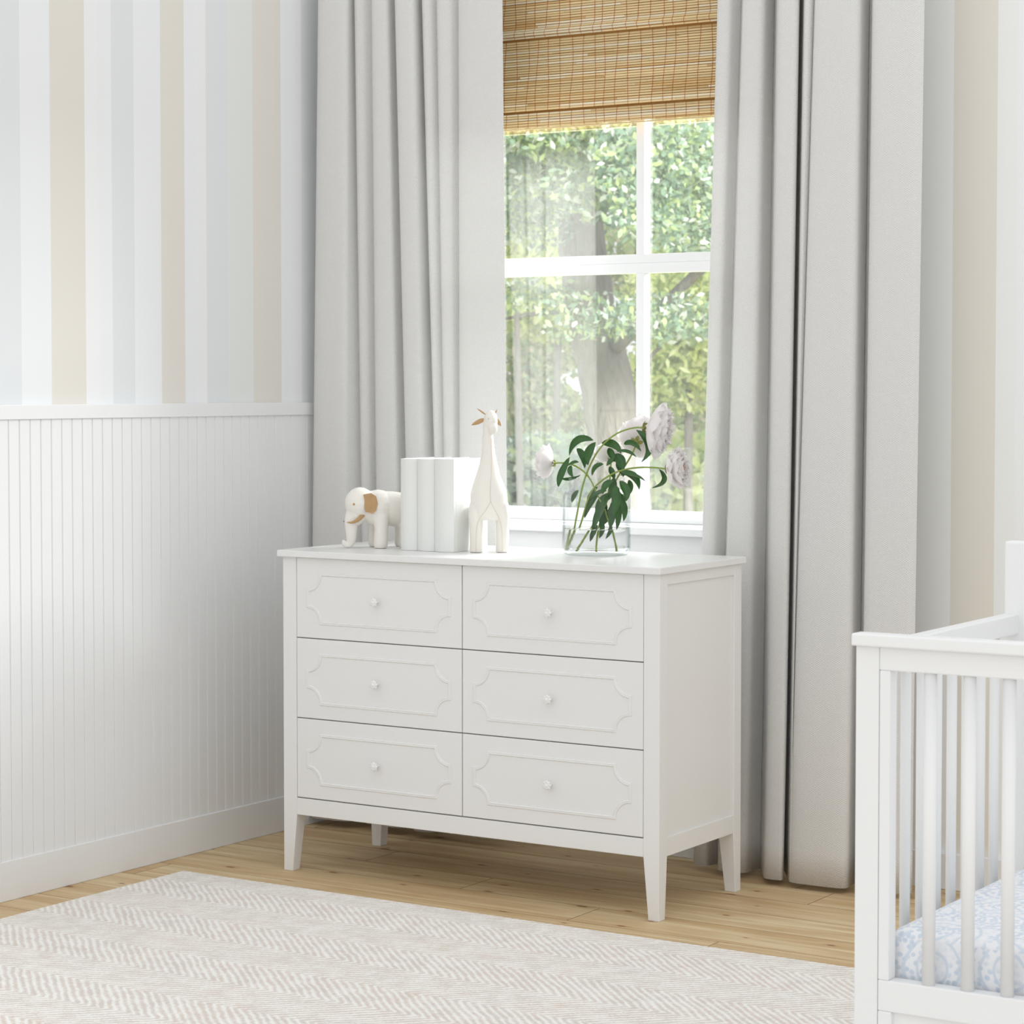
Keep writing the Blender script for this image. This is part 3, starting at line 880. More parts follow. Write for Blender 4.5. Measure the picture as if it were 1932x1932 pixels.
def giraffe():
    # heading towards the room, body behind against the books
    hd = Vector((0.54, -0.84, 0)).normalized(); sd = Vector((-hd.y, hd.x, 0))     # sd: photo's right
    o0 = Vector((0.531, 0.223, H))
    def P(f, s, z): return o0 + hd * f + sd * s + Vector((0, 0, z))
    root = thing('giraffe_bookend', 'tall cream leather giraffe bookend with tan ears, right of the books', 'bookend', o0)
    bm = bmesh.new()
    # torso and neck in one loft: (forward, side, z, half width, half depth)
    L = [(.0, .000, .085, .038, .022), (.0, .000, .105, .044, .027), (.0, .000, .130, .0490, .033), (0, -.001, .155, .0480, .035), (0, -.002, .180, .0405, .032), (0, -.003, .205, .031, .027),
         (0, -.002, .230, .0240, .023), (0, -.002, .260, .0180, .019), (0, -.003, .290, .0150, .017), (0, -.003, .315, .0135, .016), (0, -.003, .340, .0130, .0155), (0, -.002, .352, .012, .012)]
    rings = []
    for f, s, z, w, d in L:
        rings.append([bm.verts.new(P(f + d * math.sin(a), s + w * math.cos(a), z)) for a in [2 * PI * k / 28 for k in range(28)]])
    for r0, r1 in zip(rings, rings[1:]):
        for k in range(28): bm.faces.new((r0[k], r0[(k + 1) % 28], r1[(k + 1) % 28], r1[k]))
    bm.faces.new(rings[0][::-1]); bm.faces.new(rings[-1])
    for s in (-1, 1):
        pts = [P(0, s * .030, .125), P(0, s * .0355, .095), P(0, s * .0345, .06), P(0, s * .0345, .02), P(0, s * .0345, .001)]
        tube(bm, pts, [(.020, .022), (.0165, .020), (.0145, .018), (.0140, .0175), (.0150, .019)], 16)
        pts = [P(-.055, s * .026, .120), P(-.052, s * .0345, .085), P(-.052, s * .0335, .001)]
        tube(bm, pts, [(.020, .022), (.0165, .020), (.0145, .018)], 16)
    tube(bm, [P(-.0, 0, .135), P(-.058, 0, .130)], [(.034, .046), (.030, .040)], 20)
    # head: long wedge, brow high, chin low
    hl = [(.000, -.004, .352, .0145, .018), (.004, .000, .345, .0165, .021), (.010, .004, .333, .0165, .021), (.016, .008, .320, .0135, .016), (.020, .0115, .309, .009, .010)]
    ellipsoid(bm, P(.002, .004, .349), (.0175, .0175, .0240), Euler((0, .12, 0)))
    ellipsoid(bm, P(.009, .0065, .340), (.0160, .0160, .0240), Euler((0, .2, 0)))
    ellipsoid(bm, P(.016, .0105, .326), (.0120, .0125, .0165))
    for v in bm.verts: v.co.z = max(v.co.z, H + 0.0006)
    b = obj('body', bm, M['leather'], root); fuse(b, 0.0016, 5)
    # seam of the hide: down the neck, parting above the legs
    bm = bmesh.new()
    def skin(s, z):
        for (f0, s0, z0, w0, d0), (f1, s1, z1, w1, d1) in zip(L, L[1:]):
            if z0 <= z <= z1:
                t = (z - z0) / (z1 - z0); w = w0 + (w1 - w0) * t; d = d0 + (d1 - d0) * t; sc = s0 + (s1 - s0) * t
                q = max(-.98, min(.98, (s - sc) / w)); return d * math.sqrt(1 - q * q)
        return .019
    line = [(.006, .30), (.0065, .27), (.007, .24), (.006, .21), (.004, .18), (.003, .155), (.004, .135)]
    tube(bm, [P(skin(s, z) + .0002, s, z) for s, z in smooth_path([Vector((s, z)) for s, z in line], 2)] if False else
         [P(skin(p.x, p.y) + .0002, p.x, p.y) for p in smooth_path([Vector((s, z, 0)) for s, z in line], 2)], .0006, 6)
    for sg in (-1, 1):
        line = [(.004, .135), (.004 + sg * .012, .112), (sg * .028, .088), (sg * .0335, .06), (sg * .0345, .03), (sg * .0345, .004)]
        pp = []
        for p in smooth_path([Vector((s, z, 0)) for s, z in line], 2):
            z = p.y
            f = skin(p.x, z) if z > .10 else (.0185 + (z - .03) * .0 + (.0025 if z > .085 else 0))
            pp.append(P(f + .0003, p.x, z))
        tube(bm, pp, .0006, 6)
    obj('seam', bm, M['thread'], root)
    def blade(base, tip, w, nm):
        bm = bmesh.new(); base, tip = Vector(base), Vector(tip)
        ax = tip - base; a = ax.cross(hd).normalized(); n = 9; prev = None
        for k in range(n):
            t = k / (n - 1); ww = w * (math.sin(PI * min(1, t ** .8 * .93 + .05)) ** .8); p = base + ax * t + hd * .003 * math.sin(PI * t)
            cur = [bm.verts.new(p + a * ww + hd * .0007), bm.verts.new(p + hd * .002), bm.verts.new(p - a * ww + hd * .0007), bm.verts.new(p - hd * .0008)]
            if prev:
                for q in range(4): bm.faces.new((prev[q], prev[(q + 1) % 4], cur[(q + 1) % 4], cur[q]))
            else: bm.faces.new(cur)
            prev = cur
        bm.faces.new(prev[::-1]); bmesh.ops.recalc_face_normals(bm, faces=bm.faces)
        obj(nm, bm, M['tan'], root, label='tan leather ' + nm)
    blade(P(.0, -.011, .350), P(.004, -.046, .334), .0062, 'ear')
    blade(P(.0, .017, .352), P(.004, .0310, .331), .0050, 'ear')
    blade(P(.0, -.007, .360), P(.0, -.032, .378), .0022, 'horn')
    blade(P(.0, .014, .360), P(.0, .0215, .376), .0018, 'horn')
    bm = bmesh.new(); ellipsoid(bm, P(.0218, -.0012, .351), (.0019, .0019, .0019), seg=10)
    obj('eye', bm, M['cap'], root)
giraffe()

# ------------------------------------------------------------------ vase, water, peonies
VC = Vector((0.806, 0.31))
def vase():
    root = thing('glass_vase', 'clear glass jar vase half filled with water, holding white peonies', 'vase', (VC.x, VC.y, H))
    z = H
    outp = [(0, z + .0008), (.078, z + .0008), (.0845, z + .004), (.087, z + .012), (.0885, z + .02), (.0885, z + .152), (.087, z + .160), (.080, z + .1675), (.0735, z + .1695), (.0725, z + .174), (.0725, z + .190), (.0745, z + .1965)]
    inn = [(.0725, z + .198), (.0700, z + .195), (.0698, z + .175), (.0712, z + .166), (.0785, z + .1625), (.0845, z + .158), (.0858, z + .150), (.0858, z + .02), (.083, z + .0115), (0, z + .009)]
    bm = lathe(bmesh.new(), VC, outp + inn, 64)
    bmesh.ops.recalc_face_normals(bm, faces=bm.faces)
    obj('jar', bm, M['glass'], root, smooth=True)
    bm = lathe(bmesh.new(), VC, [(0, z + .0095), (.0825, z + .0118), (.0852, z + .02), (.0852, z + .068), (.084, z + .0675), (0, z + .0675)], 64)
    bmesh.ops.recalc_face_normals(bm, faces=bm.faces)
    obj('water', bm, M['water'], root, smooth=False)
vase()

def petal(bm, col, c, axis, phi, r_in, length, width, open_, rnd, tint, curl=0.35):
    """one cupped petal rooted at c, leaning open_ radians away from the axis, in direction phi around it"""
    a, b = frame_at(axis)
    rad = a * math.cos(phi) + b * math.sin(phi); tan = -a * math.sin(phi) + b * math.cos(phi)
    nu, nv = 8, 10; G = []
    wob = rnd.uniform(0, 6); 
    for j in range(nv + 1):
        t = j / nv
        ang = open_ - curl * open_ * 0.2 - (t - .3) * curl * 1.6
        if j == 0: pos = c + rad * r_in
        else: pos = pos + (axis * math.cos(ang) + rad * math.sin(ang)) * (length / nv)
        nrm = (rad * math.cos(ang) - axis * math.sin(ang))
        row = []
        for i in range(nu + 1):
            s = i / nu * 2 - 1
            w = width * (0.30 + 0.70 * math.sin(PI * min(1, .12 + t * .52))) * (1 if t < .72 else math.sqrt(max(0.05, 1 - ((t - .72) / .31) ** 2)))
            edge = (math.sin(s * 7 + wob) * .035 + math.sin(s * 13 + wob * 2) * .02) * length * t ** 3
            tipdrop = -(s * s) * length * .10 * t ** 3 - .05 * length * math.exp(-(s / .18) ** 2) * t ** 6
            cup = -(s * s) * width * .42
            row.append(bm.verts.new(pos + tan * s * w + nrm * (cup + edge * .8) + (axis * math.cos(ang) + rad * math.sin(ang)) * (edge + tipdrop)))
        G.append(row)
    for j in range(nv):
        for i in range(nu):
            f = bm.faces.new((G[j][i], G[j][i + 1], G[j + 1][i + 1], G[j + 1][i])); f.smooth = True
            q = (j + .5) / nv
            cc = tuple(tint[k] * (q) + (tint[k] * (1, .985, .975)[k]) * (1 - q) for k in range(3)) + (1,)
            for lp in f.loops: lp[col] = cc

def leaf_bm(base, tip, w, bulge=Vector((0, 0, 0)), face=Vector((0.3, -0.8, 0.5)), fold=0.36):
    bm = bmesh.new(); base, tip = Vector(base), Vector(tip)
    mid = base.lerp(tip, .5) + bulge
    n = 12; rows = []
    for k in range(n + 1):
        t = k / n
        p = base * (1 - t) ** 2 + mid * 2 * t * (1 - t) + tip * t * t
        d = ((mid - base) * (1 - t) + (tip - mid) * t).normalized()
        s = d.cross(face).normalized(); nn = s.cross(d).normalized()
        ww = w * (math.sin(PI * (t ** .85)) ** .8 + .02) * (1 - .15 * t)
        rows.append([bm.verts.new(p + s * ww + nn * ww * fold), bm.verts.new(p + s * ww * .5 + nn * ww * fold * .35), bm.verts.new(p), bm.verts.new(p - s * ww * .5 + nn * ww * fold * .35), bm.verts.new(p - s * ww + nn * ww * fold)])
    for r0, r1 in zip(rows, rows[1:]):
        for k in range(4): f = bm.faces.new((r0[k], r0[k + 1], r1[k + 1], r1[k])); f.smooth = True
    return bm

def peony(label, stem_px, Ys, axis, size, layers, centre=False, leaves=(), rng=1, back=False):
    rnd = random.Random(rng)
    n = len(stem_px)
    pts = [at(u, v, Ys[0] + (Ys[1] - Ys[0]) * (i / (n - 1)) ** 1.3) for i, (u, v) in enumerate(stem_px)]
    for p in pts: p.z = max(p.z, H + 0.0125)
    head = pts[0]; axis = Vector(axis).normalized()
    root = thing('peony', label, 'flower', pts[-1], 'white peonies in the glass vase')
    sp = smooth_path([head + axis * size * .02] + pts, 2)
    bm = bmesh.new(); tube(bm, sp, [.0021 + .0006 * i / len(sp) for i in range(len(sp))], 8)
    st = obj('stem', bm, M['stem'], root, smooth=True)
    bm = bmesh.new(); col = bm.loops.layers.float_color.new('tint')
    R = size / 2
    base = head + axis * R * .05
    for (cnt, op, ln, wd, cu) in layers:
        for k in range(cnt):
            t = .965 + rnd.random() * .025
            tint = (t, t * rnd.uniform(.975, .99), t * rnd.uniform(.97, .985))
            petal(bm, col, base + axis * R * .05, axis, 2 * PI * (k + rnd.uniform(-.2, .2)) / cnt + op * 3, R * .10, R * ln * rnd.uniform(.92, 1.08), R * wd * rnd.uniform(.9, 1.1), op * rnd.uniform(.92, 1.08), rnd, tint, cu)
    bl = obj('blossom', bm, M['petal'], root)
    a, b = frame_at(axis)
    for k in range(5):
        ph = 2 * PI * k / 5; rad = a * math.cos(ph) + b * math.sin(ph)
        bm = leaf_bm(head + rad * R * .05 - axis * .001, head + rad * R * .26 + axis * R * .04, R * .085, -axis * R * .05, rad * -.3 - axis)
        obj('sepal', bm, M['sepal'], root)
    bm = bmesh.new(); ellipsoid(bm, head - axis * R * .02, (R * .085, R * .085, R * .085), seg=12)
    obj('calyx', bm, M['sepal'], root)
    if centre:
        bm = bmesh.new()
        for k in range(46):
            ph = rnd.uniform(0, 6.28); q = rnd.uniform(0, .35); rad = a * math.cos(ph) + b * math.sin(ph)
            p0 = head + axis * R * .2; p1 = p0 + axis * R * rnd.uniform(.45, .62) + rad * R * q
            tube(bm, [p0, p1], .0006, 4); ellipsoid(bm, p1, (.0013, .0013, .0013), seg=6)
        obj('stamens', bm, M['stamen'], root, label='orange stamens')
    for (ub, vb, ut, vt, w, bu, bv, yb, yt) in leaves:
        B, T = at(ub, vb, yb), at(ut, vt, yt)
        bul = _R * (bu / 720.) - _U * (bv / 720.) + Vector((0, 0, 0))
        bm = leaf_bm(B, T, w / 720. / 2, bul * 2, Vector((rnd.uniform(.1, .7), -.8, rnd.uniform(.2, .7))))
        lf = obj('leaf', bm, M['leaf'], root)
    return root
full = [(9, 1.35, 1.0, .55, .35), (9, 1.05, .98, .5, .45), (10, .75, .92, .42, .5), (10, .5, .85, .34, .55), (9, .3, .72, .28, .5), (7, .12, .6, .22, .4)]
outer = [(8, 1.30, 1.0, .56, .55), (8, 1.0, 1.0, .5, .5), (8, .7, .95, .4, .5), (8, .45, .85, .3, .5)]
peony('largest white peony, on the highest stem, facing right',
      [(1216, 807), (1195, 806), (1160, 818), (1130, 846), (1112, 880), (1102, 906), (1095, 935), (1090, 962), (1084, 995), (1079, 1025), (1077, 1044)], (0.27, 0.30),
      _R * 0.93 + _U * -0.14 - _F * 0.28, 0.150, full,
      leaves=[(1200, 811, 1210, 872, 17, 20, 0, .25, .24), (1163, 852, 1201, 863, 8, 2, -5, .26, .25), (1120, 831, 1074, 860, 15, -8, -14, .27, .25), (1124, 834, 1110, 878, 17, -8, 2, .27, .26), (1088, 846, 1103, 884, 15, 4, -3, .27, .26)], rng=3)
peony('white peony at far right with orange stamens showing',
      [(1259, 885), (1225, 881), (1190, 883), (1160, 891), (1137, 905), (1118, 922), (1107, 948), (1100, 975), (1091, 1003), (1085, 1030), (1084, 1042)], (0.25, 0.34),
      _R * 0.86 + _U * 0.10 - _F * 0.48, 0.112, full, centre=True,
      leaves=[(1243, 885, 1229, 921, 10, 16, 4, .25, .24), (1171, 890, 1206, 924, 16, 8, -6, .25, .23), (1169, 897, 1219, 909, 8, 2, -6, .25, .22), (1169, 907, 1181, 946, 17, 6, 0, .24, .22), (1157, 907, 1137, 933, 15, -4, -3, .25, .23), (1161, 915, 1157, 974, 19, 4, 0, .24, .22)], rng=5)
peony('white peony hidden behind the largest one, against the window',
      [(1201, 834), (1196, 850), (1184, 872), (1166, 898), (1152, 928), (1135, 962), (1113, 1000), (1098, 1030), (1092, 1049)], (0.33, 0.29),
      _R * 0.25 + _U * 0.35 + _F * 0.9, 0.135, outer,
      leaves=[(1177, 838, 1210, 852, 12, 0, -8, .30, .28), (1161, 856, 1175, 888, 20, 4, 0, .28, .27), (1135, 836, 1172, 856, 18, 4, -6, .28, .27), (1148, 845, 1160, 872, 14, 0, 0, .28, .27), (1186, 905, 1182, 938, 12, 5, 0, .28, .26), (1158, 864, 1144, 879, 10, 0, 0, .27, .26)], rng=9)
peony('white peony at far left seen from behind',
      [(1046, 874), (1060, 873), (1078, 875), (1098, 886), (1114, 903), (1124, 926), (1138, 955), (1149, 985), (1156, 1015), (1160, 1047)], (0.27, 0.32),
      _R * -0.86 + _U * 0.10 + _F * -0.12 - _F * -0.45, 0.100, full,
      leaves=[(1075, 862, 1054, 919, 14, -6, 6, .27, .25), (1078, 878, 1082, 901, 11, -4, 0, .27, .26), (1059, 903, 1096, 896, 7, 0, 4, .27, .27), (1139, 876, 1117, 898, 12, -4, -5, .28, .27), (1092, 872, 1070, 880, 7, 0, -3, .27, .26)], rng=12)
peony('white peony low behind the leaves in the middle of the bunch',
      [(1153, 868), (1152, 890), (1150, 915), (1145, 945), (1136, 972), (1128, 1000), (1125, 1028), (1125, 1048)], (0.36, 0.31),
      _R * -0.1 + _U * 0.75 + _F * 0.6, 0.095, outer,
      leaves=[(1150, 935, 1118, 1004, 17, -4, 0, .29, .30), (1142, 945, 1133, 1002, 16, 0, 0, .31, .31), (1155, 945, 1150, 1000, 15, 3, 0, .28, .29), (1164, 945, 1163, 1000, 13, 3, 0, .27, .28),
              (1170, 938, 1176, 984, 13, 5, 0, .27, .28), (1132, 928, 1103, 978, 15, -5, 0, .30, .31), (1128, 990, 1115, 1022, 9, -2, 0, .3, .3), (1140, 988, 1130, 1016, 9, 0, 0, .3, .3),
              (1154, 990, 1141, 1017, 8, 2, 0, .29, .29), (1145, 926, 1112, 942, 9, 0, -4, .29, .29), (1092, 925, 1079, 948, 11, -2, 0, .31, .31), (1150, 930, 1124, 968, 15, -4, 0, .3, .3), (1160, 948, 1139, 990, 15, 2, 0, .3, .31), (1172, 930, 1168, 976, 15, 4, 0, .28, .29), (1128, 918, 1108, 955, 12, -3, 0, .3, .31), (1158, 900, 1148, 944, 15, 3, 0, .29, .29), (1162, 874, 1176, 900, 14, 3, 0, .29, .28), (1150, 880, 1160, 905, 12, 0, 0, .28, .28)], rng=15)

# ------------------------------------------------------------------ rug
bm = bmesh.new()
box(bm, -0.184, 4.3, -3.9, -0.172, 0.0005, 0.009)
rg = obj('rug', bm, M['rug'], bevel=0.003, origin=(2.0, -2.0, 0))
tag(rg, 'cream and beige chevron woven rug on the pine floor', 'rug')

# ------------------------------------------------------------------ crib
def crib():
    cx0, cx1, y0, y1 = 2.344, 3.72, -1.472, -0.80
    root = thing('crib', 'white wooden slatted crib at the right edge, its tall back panel towards the window', 'crib', ((cx0 + cx1) / 2, (y0 + y1) / 2, 0.009))
    K = M['crib']; Z0 = 0.0095
    def part(name, boxes, bev=0.002, **kw):
        bm = bmesh.new()
        for b in boxes: box(bm, *b)
        return obj(name, bm, K, root, bevel=bev, **kw)
    # posts
    for px in (cx0, cx1 - 0.040):
        part('post', [(px, px + 0.040, y0, y0 + 0.034, Z0, 0.88)])
    # caps and rails of the front
    part('top_cap', [(cx0 - 0.0035, cx1 + 0.0035, y0 - 0.012, y0 + 0.0225, 0.88, 0.90)], 0.003)
    part('top_rail', [(cx0 + 0.040, cx1 - 0.040, y0 + 0.0015, y0 + 0.026, 0.842, 0.88)])
    part('stile', [(cx0 + 0.0405, cx0 + 0.059, y0 + 0.0012, y0 + 0.030, 0.345, 0.842)])
    part('stile', [(cx1 - 0.059, cx1 - 0.0405, y0 + 0.0012, y0 + 0.030, 0.345, 0.842)])
    part('bottom_rail', [(cx0 + 0.0405, cx1 - 0.0405, y0 + 0.0012, y0 + 0.030, 0.295, 0.345)])
    part('front_panel', [(cx0 + 0.0405, cx1 - 0.0405, y0 + 0.010, y0 + 0.024, 0.10, 0.295)])
    part('front_panel_frame', [(cx0 + 0.0405, cx0 + 0.064, y0 + 0.0012, y0 + 0.024, 0.05, 0.295), (cx1 - 0.064, cx1 - 0.0405, y0 + 0.0012, y0 + 0.024, 0.05, 0.295), (cx0 + 0.064, cx1 - 0.064, y0 + 0.0012, y0 + 0.024, 0.05, 0.11)])
    def slat(x, y, z0, z1, rx=0.0105, ry=0.0085):
        bm = bmesh.new()
        tube(bm, [(x, y, z0), (x, y, z1)], [(ry, rx)] * 2, 16)
        return bm
    def rod(x, y, z0, z1, ax):
        bm = bmesh.new(); n = 20; a = []; b = []
        for k in range(n):
            t = 2 * PI * k / n
            dx, dy = (0.0108 * math.cos(t), 0.0085 * math.sin(t)) if ax == 'x' else (0.0085 * math.cos(t), 0.0108 * math.sin(t))
            a.append(bm.verts.new((x + dx, y + dy, z0))); b.append(bm.verts.new((x + dx, y + dy, z1)))
        for k in range(n): bm.faces.new((a[k], a[(k + 1) % n], b[(k + 1) % n], b[k])).smooth = True
        bm.faces.new(a[::-1]); bm.faces.new(b)
        obj('slat', bm, K, root)
    x = 2.4665
    while x < cx1 - 0.07: rod(x, y0 + 0.013, 0.344, 0.843, 'x'); x += 0.0653
    # ends
    for ex in (cx0, cx1 - 0.028):
        part('end_rail', [(ex, ex + 0.028, y0 + 0.034, y1 - 0.001, 0.842, 0.878)])
        part('end_rail', [(ex, ex + 0.028, y0 + 0.034, y1 - 0.001, 0.24, 0.30)])
        for k in range(8):
            y = -1.369 + 0.0667 * k
            rod(ex + 0.014, y, 0.299, 0.843, 'y')
    # tall back
    for px in (cx0, cx1 - 0.045):
        part('back_post', [(px, px + 0.045, y1 - 0.022, y1 + 0.012, Z0, 1.011)], 0.004)
    part('back_top_rail', [(cx0 + 0.045, cx1 - 0.045, y1 - 0.020, y1 + 0.008, 0.94, 1.011)], 0.003)
    part('back_bottom_rail', [(cx0 + 0.045, cx1 - 0.045, y1 - 0.020, y1 + 0.008, 0.25, 0.31)], 0.003)
    x = cx0 + 0.08
    while x < cx1 - 0.07: rod(x, y1 - 0.006, 0.309, 0.941, 'x'); x += 0.0653
    for z in (0.60, 0.545):
        bm = bmesh.new()
        tube(bm, [(cx0 + 0.0115, y1 - 0.0225, z), (cx0 + 0.0115, y1 - 0.0215, z)], 0.0035, 12)
        obj('screw_cap', bm, M['cap'], root)
    part('mattress_support', [(cx0 + .03, cx1 - .03, y0 + .036, y1 - .024, 0.275, 0.285)])
crib()
def mattress():
    x0, x1, y0, y1, z0, z1 = 2.378, 3.686, -1.434, -0.826, 0.2855, 0.418
    bm = bmesh.new(); uvl = bm.loops.layers.uv.new('cloth')
    n = 40; nx, ny = 60, 30; rows = []
    # loft of rounded outlines
    prof = [(0.0, 0.018), (0.006, 0.004), (0.02, 0.0), (0.105, 0.0), (0.122, 0.004), (0.130, 0.013), (0.1335, 0.028)]
    def outline(ins):
        pts = []; r = 0.035
        for cx, cy, a0 in ((x1 - r, y1 - r, 0), (x0 + r, y1 - r, 90), (x0 + r, y0 + r, 180), (x1 - r, y0 + r, 270)):
            for k in range(7):
                a = math.radians(a0 + 15 * k); pts.append((cx + (r - ins) * math.cos(a), cy + (r - ins) * math.sin(a)))
        return pts
    for dz, ins in prof:
        rows.append([bm.verts.new((x, y, z0 + dz)) for x, y in outline(ins)])
    for r0, r1 in zip(rows, rows[1:]):
        for k in range(len(r0)):
            bm.faces.new((r0[k], r0[(k + 1) % len(r0)], r1[(k + 1) % len(r0)], r1[k]))
    bm.faces.new(rows[0][::-1]); bm.faces.new(rows[-1])
    bm.normal_update()
    for f in bm.faces:
        for lp in f.loops:
            c = lp.vert.co
            if abs(f.normal.z) > .7: lp[uvl].uv = (c.x, c.y)
            elif abs(f.normal.y) > abs(f.normal.x): lp[uvl].uv = (c.x, c.z + y0)
            else: lp[uvl].uv = (c.y, c.z)
        f.smooth = True
    o = obj('crib_mattress', bm, M['sheet'], origin=((x0 + x1) / 2, (y0 + y1) / 2, z0))
    tag(o, 'crib mattress in a white fitted sheet with pale blue print', 'mattress')
mattress()

# ------------------------------------------------------------------ the woods outside
bm = bmesh.new()
n = 24
def gz(x, y): return -0.55 + 0.10 * math.sin(x * .3) + 0.12 * math.sin(y * .21 + 1) + max(0, (y - 30)) * .012
V = [[bm.verts.new((-60 + 90 * i / n, 1.2 + 70 * (j / n) ** 1.5, gz(-60 + 90 * i / n, 1.2 + 70 * (j / n) ** 1.5))) for i in range(n + 1)] for j in range(n + 1)]
for j in range(n):
    for i in range(n): bm.faces.new((V[j][i], V[j][i + 1], V[j + 1][i + 1], V[j + 1][i])).smooth = True
struct('ground', bm, M['ground'])

def leaf_cloud(name, parent, blobs, size, cols, seed):
    """blobs: (centre, radii, count). leaves are small bent diamonds"""
    rg_ = np.random.default_rng(seed)
    Vs, Fs, Cs = [], [], []
    nv = 0
    for c, r, cnt in blobs:
        cnt = int(cnt * (2.9 if size < .03 else 1.9))
        d = rg_.normal(size=(cnt, 3)); d /= np.linalg.norm(d, axis=1)[:, None]
        rad = rg_.random(cnt) ** 0.45
        p = np.array(c) + d * rad[:, None] * np.array(r)
        a = rg_.normal(size=(cnt, 3)); a /= np.linalg.norm(a, axis=1)[:, None]
        b = np.cross(a, rg_.normal(size=(cnt, 3))); b /= np.linalg.norm(b, axis=1)[:, None]
        nn = np.cross(a, b)
        s = size * (0.6 + 0.8 * rg_.random(cnt))[:, None]
        q = np.stack([p - a * s, p - a * s * .2 + b * s * .5, p + a * s * .5 + b * s * .34 + nn * s * .1, p + a * s * 1.1 + nn * s * .2, p + a * s * .5 - b * s * .34 + nn * s * .1, p - a * s * .2 - b * s * .5], 1)
        Vs.append(q.reshape(-1, 3))
        idx = nv + np.arange(cnt)[:, None] * 6
        Fs.append(np.hstack([idx, idx + 1, idx + 2, idx + 3, idx + 4, idx + 5])); nv += cnt * 6
        ci = rg_.integers(0, len(cols), cnt)
        cc = np.array(cols)[ci] * (0.85 + 0.3 * rg_.random(cnt))[:, None]
        Cs.append(np.repeat(cc, 6, axis=0))
    Vs = np.concatenate(Vs); Fs = np.concatenate(Fs); Cs = np.clip(np.concatenate(Cs), 0, 1)
    me = bpy.data.meshes.new(name)
    me.vertices.add(len(Vs)); me.vertices.foreach_set('co', Vs.astype(np.float32).ravel())
    me.loops.add(Fs.size); me.loops.foreach_set('vertex_index', Fs.astype(np.int32).ravel())
    me.polygons.add(len(Fs)); me.polygons.foreach_set('loop_start', (np.arange(len(Fs)) * 6).astype(np.int32))
    me.update(calc_edges=True)
    ca = me.color_attributes.new('tint', 'FLOAT_COLOR', 'POINT')
    ca.data.foreach_set('color', np.hstack([Cs, np.ones((len(Cs), 1))]).astype(np.float32).ravel())
    return obj_me(name, me, M['foliage'], parent)
TEAL = [[lin(r), lin(g), lin(b)] for r, g, b in ((138, 164, 142), (150, 175, 150), (124, 150, 130), (166, 186, 146), (186, 204, 146), (226, 232, 226))]  # greyed to hold haze; the near-white tone imitates flecks of sky
LIME = [[lin(r), lin(g), lin(b)] for r, g, b in ((206, 216, 140), (194, 208, 138), (218, 226, 160), (172, 194, 136), (232, 236, 190))]  # yellow-greens desaturated so the colour carries the haze
PALE = [[lin(r), lin(g), lin(b)] for r, g, b in ((206, 218, 160), (190, 208, 160), (224, 228, 184), (170, 190, 150), (214, 206, 180))]  # haze put into the colour of the farther leaves

def limb(pxs, Y, k=1.0):
    """centre line and radii from (u, v, width) at depth Y"""
    P_, R_ = [], []
    for u, v, w in pxs:
        p = at(u, v, Y); P_.append(p); R_.append(w / 2 * (p - EYE).length / F * k)
    return P_, R_
def add_limb(name, pxs, Y, parent, n=14, base=False):
    P_, R_ = limb(pxs, Y)
    if base:
        P_.append(Vector((P_[-1].x + .15, P_[-1].y, gz(P_[-1].x, P_[-1].y) - .05))); R_.append(R_[-1] * 1.35)
    P2, R2 = [P_[0]], [R_[0]]
    for i in range(len(P_) - 1):
        for t in (.33, .66, 1):
            P2.append(P_[i].lerp(P_[i + 1], t)); R2.append((R_[i] + (R_[i + 1] - R_[i]) * t) * (1 + .04 * math.sin(i * 5 + t * 9)))
    bm = bmesh.new(); tube(bm, P2, R2, n)
    return obj(name, bm, M['bark'], parent, smooth=True)
def blob(u, v, Y, ru, rv, cnt, ry=1.2):
    p = at(u, v, Y); s = (p - EYE).length / F
    return (tuple(p), (ru * s, ry, rv * s), cnt)

Y1 = 11.0
b = at(1170, 1250, Y1)
oak = thing('oak_tree', 'broad grey-barked tree leaning just outside, seen through the window behind the peonies', 'tree', (b.x, b.y, gz(b.x, b.y)))
add_limb('trunk', [(1085, 60, 52), (1088, 200, 62), (1092, 330, 78), (1098, 470, 90), (1114, 580, 94), (1136, 680, 100), (1152, 760, 104), (1162, 830, 108), (1172, 950, 114), (1184, 1100, 124)], Y1, oak, 20, True)
add_limb('branch', [(1430, 440, 12), (1372, 470, 15), (1318, 512, 19), (1262, 566, 22), (1205, 615, 26), (1160, 655, 30)], Y1 - .1, oak)
add_limb('branch', [(900, 612, 5), (960, 600, 6), (1010, 592, 8), (1070, 588, 11), (1110, 600, 16)], Y1, oak)
add_limb('branch', [(980, 400, 6), (1040, 385, 9), (1092, 400, 16)], Y1, oak)
add_limb('branch', [(1450, 640, 4), (1340, 600, 6), (1260, 640, 6), (1200, 700, 9)], Y1 + .2, oak)
leaf_cloud('foliage', oak, [
    blob(1010, 300, 10.0, 90, 110, 1500), blob(1120, 250, 9.8, 100, 80, 1400), blob(1290, 320, 9.6, 100, 130, 2200), blob(1190, 370, 10.0, 50, 70, 500),
    blob(1000, 420, 10.4, 60, 50, 350), blob(1310, 430, 9.6, 60, 60, 700), blob(1160, 590, 9.8, 38, 42, 110), blob(1180, 625, 9.9, 34, 30, 100), blob(1010, 560, 10.2, 40, 40, 160), blob(1290, 600, 10.2, 70, 50, 420),
    blob(1130, 100, 10.4, 240, 130, 2500)], 0.029, TEAL, 21)

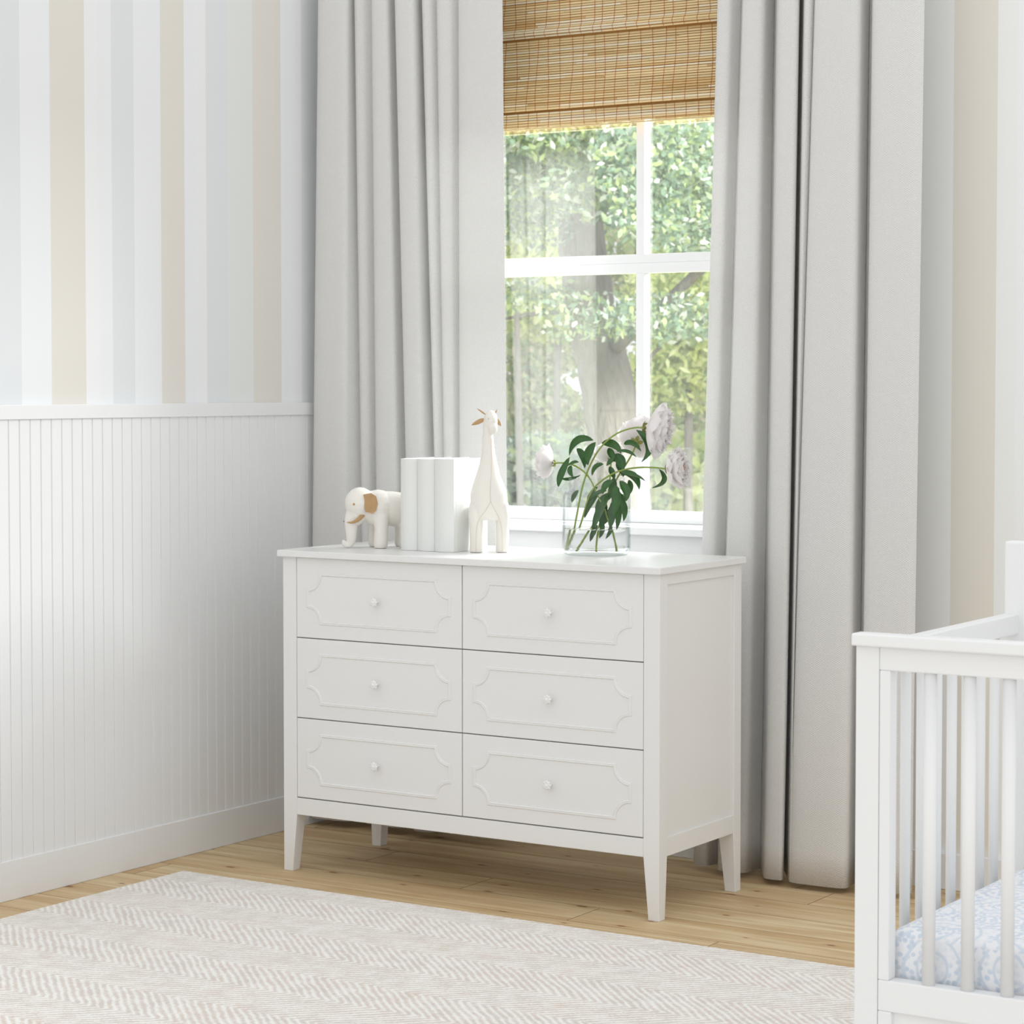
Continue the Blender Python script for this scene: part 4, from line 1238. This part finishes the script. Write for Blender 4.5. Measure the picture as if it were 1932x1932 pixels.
trees = [
    ('slender grey tree trunk in the far left of the view through the window', 'thin_tree', 978, 14.0, [(970, 300, 9), (974, 560, 11), (977, 700, 12), (979, 800, 13), (982, 1000, 14)], [(960, 480, 90, 110, 900), (985, 330, 70, 90, 600)], LIME),
    ('pale slender tree seen between the branches, left of the leaning trunk', 'thin_tree', 1048, 20.0, [(1060, 400, 12), (1054, 620, 14), (1050, 760, 15), (1047, 900, 16)], [(1040, 560, 80, 90, 800), (1040, 420, 90, 80, 700)], LIME),
    ('leafy yellow-green tree behind the lower right window pane', 'leafy_tree', 1290, 18.0, [(1305, 500, 10), (1300, 700, 14), (1298, 960, 18)], [(1290, 560, 90, 90, 1100), (1270, 700, 80, 90, 1000), (1330, 640, 70, 90, 700)], LIME),
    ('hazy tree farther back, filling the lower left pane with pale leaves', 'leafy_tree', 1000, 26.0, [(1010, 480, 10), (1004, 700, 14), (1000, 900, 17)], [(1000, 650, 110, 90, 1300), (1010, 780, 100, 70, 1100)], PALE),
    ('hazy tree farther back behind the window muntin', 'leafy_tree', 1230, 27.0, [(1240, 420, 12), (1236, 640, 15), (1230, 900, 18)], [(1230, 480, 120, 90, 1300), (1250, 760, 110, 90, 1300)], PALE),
]
for i, (lab, nm, u, Y, tr, bl, cols) in enumerate(trees):
    q = at(u, 1000, Y)
    t = thing(nm, lab, 'tree', (q.x, q.y, gz(q.x, q.y)), 'trees in the woods behind the leaning trunk')
    add_limb('trunk', tr, Y, t, 10, True)
    leaf_cloud('foliage', t, [blob(a, b_, Y - .3, c, d, e, 1.0) for a, b_, c, d, e in bl], 0.055 if Y < 19 else 0.075, cols, 40 + i)
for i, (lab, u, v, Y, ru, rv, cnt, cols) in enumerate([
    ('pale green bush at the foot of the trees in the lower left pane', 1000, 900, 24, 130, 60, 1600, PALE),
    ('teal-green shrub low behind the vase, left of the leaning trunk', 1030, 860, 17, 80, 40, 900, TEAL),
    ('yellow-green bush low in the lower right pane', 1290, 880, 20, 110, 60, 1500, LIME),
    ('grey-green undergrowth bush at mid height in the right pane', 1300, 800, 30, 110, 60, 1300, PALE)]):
    q = at(u, v, Y)
    t = thing('bush', lab, 'bush', (q.x, q.y, gz(q.x, q.y)))
    bm = bmesh.new()
    for k in range(7):
        tube(bm, [(q.x + .1 * math.cos(k), q.y + .1 * math.sin(k), gz(q.x, q.y) - .03), (q.x + .5 * math.cos(k * 2.1), q.y + .4 * math.sin(k * 2.1), q.z)], [.03, .012], 6)
    obj('stems', bm, M['bark'], t)
    p, r, c_ = blob(u, v, Y, ru, rv, cnt)
    low = gz(q.x, q.y)
    leaf_cloud('foliage', t, [(p, r, c_), ((p[0], p[1], (p[2] + low) / 2), (r[0], r[1], max(.3, (p[2] - low) / 2 + .2)), c_)], 0.10, cols, 70 + i)
